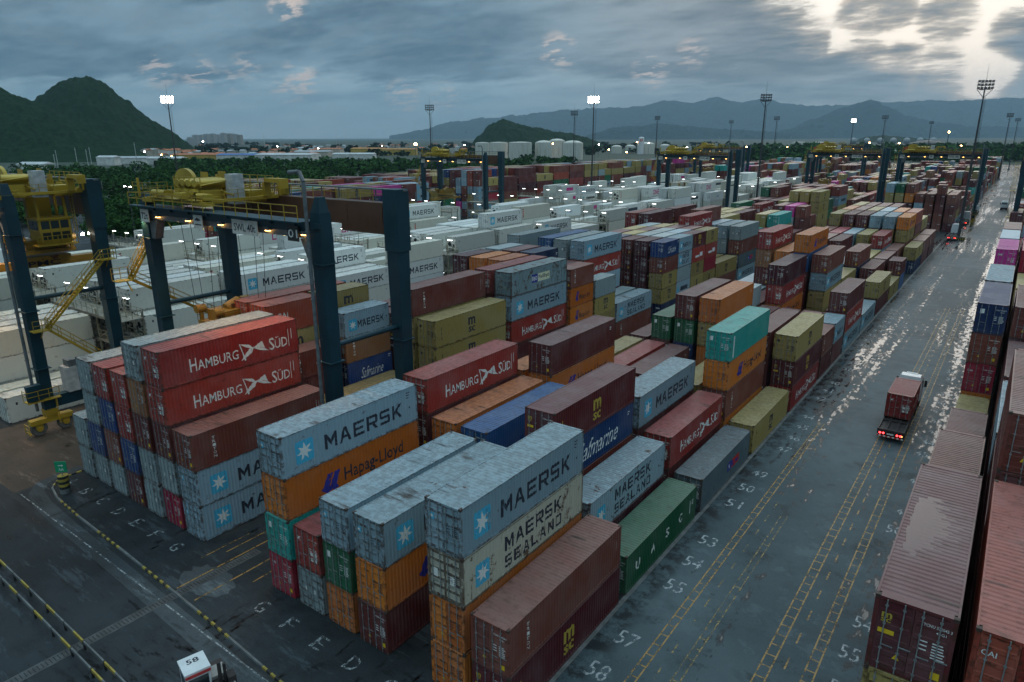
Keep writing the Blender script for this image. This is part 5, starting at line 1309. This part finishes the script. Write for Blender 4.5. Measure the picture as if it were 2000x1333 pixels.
for i in range(7):
    b = MB(); rad = 11; b.lathe([(rad*math.sin(math.pi*k/10), rad-rad*math.cos(math.pi*k/10)+3) for k in range(11)], seg=20)
    for k in range(6): b.bar((rad*.9*math.cos(k), rad*.9*math.sin(k),0),(rad*.9*math.cos(k), rad*.9*math.sin(k),rad+3),.6)
    o = b.build('gas_sphere', M['sphere'], None, far(1668+i*26, 2500+60*(i % 2))); tag(o, 'pale spherical gas tank in the row of spheres before the pointed mountain', 'gas tank', 'row of pale gas spheres')
# red-lettered white tank top
r = empty('water_tank', far(1253, 1280)); b = MB(); b.lathe([(5,0),(5,28),(4,29.5),(0,30)], seg=24); b.build('shell', M['cabw'], r)
v, f, W_, H_ = text2d('S\u00cd', .03); b = MB()
o = MB(); 
for q in f: o.poly([((v[i][0]/W_-.5)*6, -5.2, 22+v[i][1]/H_*5) for i in q])
o.build('lettering', M['red_mark'], r); a = far(1253,1280)-CAM; r.rotation_euler.z = math.atan2(a.y, a.x)-math.pi/2; tag(r, 'tall white tank with big red letters behind the round tanks', 'tank')

# buildings
def winmat(name, wall, win, sx, sz):
    t = NT(name); br = t.n('ShaderNodeTexBrick'); br.offset = 0
    tc = t.n('ShaderNodeTexCoord'); sp = t.n('ShaderNodeSeparateXYZ'); t.L.new(tc.outputs['Object'], sp.inputs[0]); cb = t.n('ShaderNodeCombineXYZ')
    t.L.new(t.math('ADD', sp.outputs[0], sp.outputs[1]), cb.inputs[0]); t.L.new(sp.outputs[2], cb.inputs[1]); t.L.new(cb.outputs[0], br.inputs['Vector'])
    br.inputs['Scale'].default_value = 1; br.inputs['Brick Width'].default_value = sx; br.inputs['Row Height'].default_value = sz; br.inputs['Mortar Size'].default_value = sz*.28
    br.inputs['Color1'].default_value = (*win,1); br.inputs['Color2'].default_value = (*[x*1.5 for x in win],1); br.inputs['Mortar'].default_value = (*wall,1)
    return t.out(br.outputs[0], .6)
TW = [winmat('tower_white', (.42,.43,.43), (.07,.08,.09), 4, 3.2), winmat('tower_beige', (.36,.33,.29), (.06,.07,.08), 5, 3.2)]
RF = [plain('tile_roof', (.38,.13,.06), .8, 0, .3, .3), plain('grey_sheet_roof', (.34,.37,.39), .5, 0, .2, .2), plain('blue_sheet_roof', (.02,.10,.30), .5, 0, .2, .1), plain('pale_sheet_roof', (.45,.47,.48), .5, 0, .2, .1), plain('orange_roof', (.38,.17,.04), .7, 0, .2, .1)]
WL = [plain('plaster_wall', (.48,.42,.34), .8, 0, .2, .2), plain('white_wall', (.60,.60,.56), .8, 0, .2, .2), plain('yellow_wall', (.45,.30,.06), .8, 0, .2, .2)]
def building(name, px, d, w, l, h, wall, roof, label, cat, rot=0, grp=None, pitch=.0):
    r = empty(name, far(px, d)); b = MB(); b.box(-w/2,w/2,-l/2,l/2,0,h); b.build('wall', wall, r); b = MB()
    if pitch:
        e = .6; A = [(-w/2-e,-l/2-e,h+.02),(w/2+e,-l/2-e,h+.02),(w/2+e,l/2+e,h+.02),(-w/2-e,l/2+e,h+.02)]; t1_, t2_ = (-w/2,0,h+pitch), (w/2,0,h+pitch)
        b.quad(A[0],A[1],t2_,t1_); b.quad(A[2],A[3],t1_,t2_); b.poly([A[1],A[2],t2_]); b.poly([A[3],A[0],t1_]); b.quad(A[3],A[2],A[1],A[0])
    else: b.box(-w/2-.3,w/2+.3,-l/2-.3,l/2+.3,h+.01,h+.9); b.box(-w/5,w/5,-l/4,l/4,h+.91,h+3.5)
    b.build('roof', roof, r); r.rotation_euler.z = rot; return tag(r, label, cat, grp)
for i, px in enumerate((371,382,393,404,416,426,437,449,459,468)):
    building('apartment_tower', px, 3300+60*(i % 3), 20, 22, (34,44,44,48,50,46,52,50,48,44)[i], TW[i % 2 if i > 6 else 0], RF[3], f'white apartment tower, {ORD[i+1]} from the left in the far row beyond the hill foot', 'apartment tower', .4, 'row of apartment towers on the horizon')
for i in range(120):
    px = rr.uniform(230, 620) if i < 70 else rr.uniform(560, 930); d = rr.uniform(1000, 1500) if i < 60 else rr.uniform(1400, 2600)
    if i < 14: px = rr.uniform(225, 345); d = rr.uniform(1120, 1240)
    building('house', px, d, rr.uniform(9,16), rr.uniform(8,11), rr.uniform(3.5,8)+(4 if i < 14 else 0)+rr.uniform(0,3), WL[i % 2], RF[0] if i % 3 else RF[1], 'small far house with pitched roof among the trees of the town', 'house', rr.uniform(0,3), 'far houses of the town', pitch=2.2)
WH = [(560,900,70,40,10,1,3,'long pale blue-grey warehouse left of centre beyond the mangrove'),(470,930,60,24,9,1,2,'dark blue-roofed warehouse behind the near crane trolley'),(400,1000,90,25,8,2,0,'long red-roofed warehouse with yellow wall beyond the lit mast'),(320,860,40,18,7,1,3,'low bright white warehouse right of the red signal light'),(240,880,55,18,7,1,1,'low blue-grey warehouse under the wooded hill'),
      (610,1200,60,26,8,0,1,'grey warehouse on the horizon left of the centre mast'),(690,1050,60,20,7,1,3,'pale long shed before the town left of the centre mast'),(720,1300,60,30,11,2,4,'orange-roofed block left of the unlit centre mast'),(780,1280,60,28,10,2,4,'orange-roofed block just left of the unlit centre mast'),(640,1350,50,26,10,0,0,'brick-roofed hall far behind the mangrove'),
      (885,1000,34,14,6,1,3,'small pale shed left of the storage tanks'),(1340,1100,60,24,9,1,1,'grey shed right of the big storage tank'),(1420,1150,80,30,9,1,3,'long pale shed between the two centre masts'),(1500,1300,70,30,10,1,1,'grey shed behind the tall centre mast'),(1860,1050,60,30,9,1,3,'white shed beside the dark dome'),(1760,1080,50,26,9,1,3,'white shed left of the dark dome'),(60,640,26,14,8,1,3,'small white building at the far left under the wooded hill'),(205,830,22,12,9,1,3,'small pale building with roof tank under the hill')]
for px, d, w, l, h, wl, rf, lb in WH: building('warehouse', px, d, w, l, h, WL[wl], RF[rf], lb, 'warehouse', YAW+rr.uniform(-.15,.15), None, pitch=2.0)
for i, (px, d, h) in enumerate(((98,620,17),(103,640,20),(142,660,22),(163,680,20),(170,690,22),(260,700,26),(515,1500,40),(545,1700,30),(657,1900,55),(675,1900,60),(1405,1400,30),(1545,1500,32))):
    b = MB(); b.tube((0,0,0),(0,0,h),.35,.25,8); b.bar((-1.6,0,h*.92),(1.6,0,h*.92),.25)
    o = b.build('utility_pole', M['lightgrey'], None, far(px, d)); tag(o, 'thin pale pole standing among far trees and roofs', 'pole', 'poles on the skyline')
# flare stack and far lit lamps
r = empty('flare_stack', far(1852, 1600)); b = MB(); b.tube((0,0,0),(0,0,36),1.0,.7,8); b.build('stack', M['mast'], r); b = MB(); b.lathe([(0,36),(1.6,37.5),(1.1,39),(0,41)], seg=8); b.build('flame', M['sod'], r); tag(r, 'thin stack with a small orange flame right of the dark dome', 'flare stack')
LL = [(858,800,14,1),(811,430,26,1),(1008,1060,19,0),(980,1050,20,0),(1030,1040,20,1),(1055,1030,21,1),(1080,1035,21,1),(1105,1040,21,1),(1170,1100,19,0),(1190,1000,13,1),(1245,1300,21,1),(1268,1250,20,0),(1313,1150,12,0),(1343,1250,13,0),(907,1300,17,0),(540,1250,16,0),(395,1400,24,0),(278,1080,11,0),(310,1000,8,1),(1460,1150,14,1),(1540,1250,12,1),(1700,1150,20,1),(1758,1050,20,1),(1880,980,17,1),(330,900,8,1),(1225,980,10,1),(1395,1000,16,0),(930,1200,12,0),(745,1500,14,0),(620,1300,12,0),(1340,880,12,0),(1500,900,13,1)]
r0 = {}
for i, (px, d, h, w) in enumerate(LL):
    if w not in r0:
        r = empty('street_lamp', (0,0,0)); b = MB(); b.tube((0,0,0),(0,0,1),.14,.1,6); b.build('pole', M['mast'], r); b = MB(); b.lathe([(0,-.9),(.75,-.6),(.9,0),(.6,.5),(0,.7)], seg=10); b.build('lamp', M['sod'] if w else M['lampw'], r); r0[w] = r; o = r
    else: o = copy_tree(r0[w])
    o.location = far(px, d)
    for ch in o.children:
        if ch.name.startswith('pole'): ch.scale = (1,1,h)
        else: ch.location.z = h
    tag(o, ('warm orange' if w else 'cool white')+' far lamp shining on the skyline beyond the yard', 'street lamp', ('warm' if w else 'white')+' lamps shining on the skyline')

# ------------------------------------------------------------------ sky
w = bpy.data.worlds.new('World'); sc.world = w; w.use_nodes = True; nt = w.node_tree
class WT(NT):
    def __init__(s): s.t = nt; s.L = nt.links
T = WT(); bg = nt.nodes['Background']
SUN = skydir(1790, 70); el = math.asin(SUN.z)
sky = T.n('ShaderNodeTexSky'); sky.sky_type = 'NISHITA'; sky.sun_disc = False; sky.sun_elevation = R(9); sky.sun_rotation = math.atan2(SUN.x, SUN.y); sky.air_density = 1.4; sky.dust_density = 3
tc = T.n('ShaderNodeTexCoord'); sp = T.n('ShaderNodeSeparateXYZ'); T.L.new(tc.outputs['Generated'], sp.inputs[0])
zc = T.math('MAXIMUM', sp.outputs[2], 0.0)
den = T.math('ADD', zc, .17)                       # flat cloud deck seen in perspective
cb = T.n('ShaderNodeCombineXYZ'); T.L.new(T.math('DIVIDE', sp.outputs[0], den), cb.inputs[0]); T.L.new(T.math('DIVIDE', sp.outputs[1], den), cb.inputs[1])
rot = T.n('ShaderNodeMapping'); T.L.new(cb.outputs[0], rot.inputs[0]); rot.inputs['Rotation'].default_value = (0,0,-YAW+.05); rot.inputs['Scale'].default_value = (1.05,1.75,1)
n1 = T.noise(rot.outputs[0], .55, 7, .58); n2 = T.noise(rot.outputs[0], 1.5, 8, .62); n3 = T.noise(rot.outputs[0], .22, 3, .5)
def dotdir(px, py):
    d = skydir(px, py); v = T.n('ShaderNodeVectorMath'); v.operation = 'DOT_PRODUCT'; v.inputs[1].default_value = d; nm = T.n('ShaderNodeVectorMath'); nm.operation = 'NORMALIZE'; T.L.new(tc.outputs['Generated'], nm.inputs[0]); T.L.new(nm.outputs[0], v.inputs[0]); return v.outputs['Value']
cov = T.math('ADD', T.math('MULTIPLY', n1, .62), T.math('MULTIPLY', n2, .38))
n5 = T.noise(rot.outputs[0], 3.4, 7, .62); n6 = T.noise(rot.outputs[0], 9.0, 6, .65)
sd = dotdir(1850, 90); glow = T.step(sd, .83, .999)
lit = T.step(cov, .41, .57)
# heavy deck overhead whose lower edge hangs a few degrees above the horizon
deck = T.mix(lit, (.185,.290,.375), (.058,.108,.165))
deck = T.mix(T.math('MULTIPLY', T.step(n5, .42, .68), .50), deck, (.155,.215,.265))
deck = T.mix(T.math('MULTIPLY', T.step(n6, .45, .70), .22), deck, (.20,.26,.30))
band = T.mix(T.step(n2, .40, .62), (.31,.45,.53), (.20,.32,.41))
band = T.mix(T.math('MULTIPLY', T.step(n6, .48, .72), .25), band, (.27,.34,.38))
edge = T.math('ADD', zc, T.math('MULTIPLY_ADD', cov, .16, -.080))
c = T.mix(T.step(edge, .062, .082), band, deck)
c = T.mix(T.math('MULTIPLY', glow, .72), c, T.mix(lit, (.42,.43,.435), T.mix(T.step(n5, .42, .62), (.255,.27,.285), (.150,.165,.18))))
# clear band near the horizon
hb = T.step(zc, .055, .0); c = T.mix(T.math('MULTIPLY', hb, .8), c, T.mix(glow, (.29,.40,.48), (.38,.42,.45)))
c = T.mix(1.0, c, (1.27,1.24,1.20), 'MULTIPLY')
# the break in the clouds
def blobs(lst):
    h = None
    for px, py, r0_, r1_ in lst:
        g = T.step(dotdir(px, py), r0_, r1_); h = g if h is None else T.math('MAXIMUM', h, g)
    return h
hole = blobs([(1690,66,.9984,.99995), (1745,78,.9978,.9999), (1800,86,.9976,.9999), (1860,104,.9978,.9999), (1920,124,.9988,.99995), (1965,5,.9982,.9998), (1890,60,.9982,.9999), (1940,-60,.993,.9995), (1900,-190,.982,.998), (1860,-350,.960,.992)])
inner = blobs([(1700,24,.9990,.99985), (1745,14,.9991,.9999), (1850,30,.9989,.9998), (1985,62,.9992,.9999), (1760,128,.9990,.9999), (1830,140,.9990,.9999), (1690,118,.9990,.9999)])
hn = T.math('SUBTRACT', T.math('SUBTRACT', hole, T.math('MULTIPLY', inner, .55)), T.math('MULTIPLY', T.math('SUBTRACT', T.math('ADD', T.math('MULTIPLY', cov, .35), T.math('ADD', T.math('MULTIPLY', n5, .35), T.math('MULTIPLY', n6, .30))), .43), 2.2))
hm = T.step(hn, -.08, .60)
# small peach gaps
gaps = blobs([(px, py, r_-.00015, r_+.0003) for px, py, r_ in ((585,158,.9997), (560,172,.9998), (480,130,.9999), (445,158,.9999), (388,146,.9998), (310,140,.9998), (787,190,.99975), (868,193,.9998), (1350,105,.9998), (1270,140,.9997), (1090,100,.9997), (560,2,.9997), (1650,15,.9995))])
gm = T.math('MULTIPLY', gaps, T.step(T.math('ADD', T.math('MULTIPLY', n6, .5), T.math('MULTIPLY', n5, .5)), .49, .55))
c = T.mix(T.math('MULTIPLY', gm, .85), c, (.86,.70,.60))
mulk = T.n('ShaderNodeMix'); mulk.data_type = 'RGBA'; mulk.blend_type = 'MULTIPLY'; mulk.inputs[0].default_value = 1; T.L.new(sky.outputs[0], mulk.inputs[6]); mulk.inputs[7].default_value = (.10,.10,.10,1)
clear = T.mix(.92, mulk.outputs[2], T.mix(T.step(hm, .35, .95), (.50,.51,.50), (1.25,1.27,1.25)))
c = T.mix(hm, c, clear)
# overhead (outside the picture) the deck thins and is much brighter
up = T.step(sp.outputs[2], .26, .85)
c = T.mix(up, c, (.82,1.14,1.30))
T.L.new(c, bg.inputs[0]); bg.inputs[1].default_value = 1.0
sl = bpy.data.lights.new('sun', 'SUN'); sl.energy = .5; sl.angle = R(40); sl.color = (1,.93,.85); so = link(bpy.data.objects.new('sun', sl))
sv = Vector((SUN.x, SUN.y, .42)).normalized(); so.rotation_euler = sv.to_track_quat('Z', 'Y').to_euler()
# warm floodlights under the two near cranes
def spot(loc, tgt, e, col, size=R(110)):
    l = bpy.data.lights.new('crane_floodlight', 'SPOT'); l.energy = e; l.color = col; l.spot_size = size; l.spot_blend = .7; l.shadow_soft_size = .25
    o = link(bpy.data.objects.new('crane_floodlight', l)); o.location = loc; o.rotation_euler = (Vector(loc)-Vector(tgt)).to_track_quat('Z', 'Y').to_euler()
for x in (-28.9, -22.9, -17.9, -12.0, -7.9): spot((x, 9.0, 22.5), (x+.5, 7.5, 0), 1500, (1,.52,.20))
for x in (-66, -58, -50, -44): spot((x, 2.0, 22.5), (x+2, 0, 0), 2600, (1,.62,.32))
# air
hzb = MB(); hzb.box(-22000, 22000, -2900, 22500, -3, 1400)
t = NT('haze'); t.t.nodes.remove(t.bsdf); pv = t.n('ShaderNodeVolumePrincipled'); pv.inputs['Density'].default_value = 5.2e-5; pv.inputs['Color'].default_value = (.42,.60,.74,1); pv.inputs['Anisotropy'].default_value = .3
t.L.new(pv.outputs[0], next(x for x in t.t.nodes if x.type == 'OUTPUT_MATERIAL').inputs['Volume'])
HZ = hzb.build('haze', t.mat); tag(HZ, 'thin bluish evening haze', 'haze', kind='stuff')

vs = sc.view_settings; vs.view_transform = 'Standard'; vs.look = 'None'; vs.exposure = 0; vs.gamma = 1
cy = sc.cycles; cy.max_bounces = 5; cy.diffuse_bounces = 3; cy.glossy_bounces = 3; cy.transmission_bounces = 2; cy.volume_bounces = 1; cy.use_denoising = True; cy.sample_clamp_indirect = 4; cy.caustics_reflective = False; cy.caustics_refractive = False
# meshes shared by copies are kept; flat shading suits sheet steel
for o in list(sc.objects):
    if o.type == 'MESH' and o.name.split('.')[0] in ('wheel', 'shell', 'gas_sphere', 'water_tank'):
        for p in o.data.polygons: p.use_smooth = False
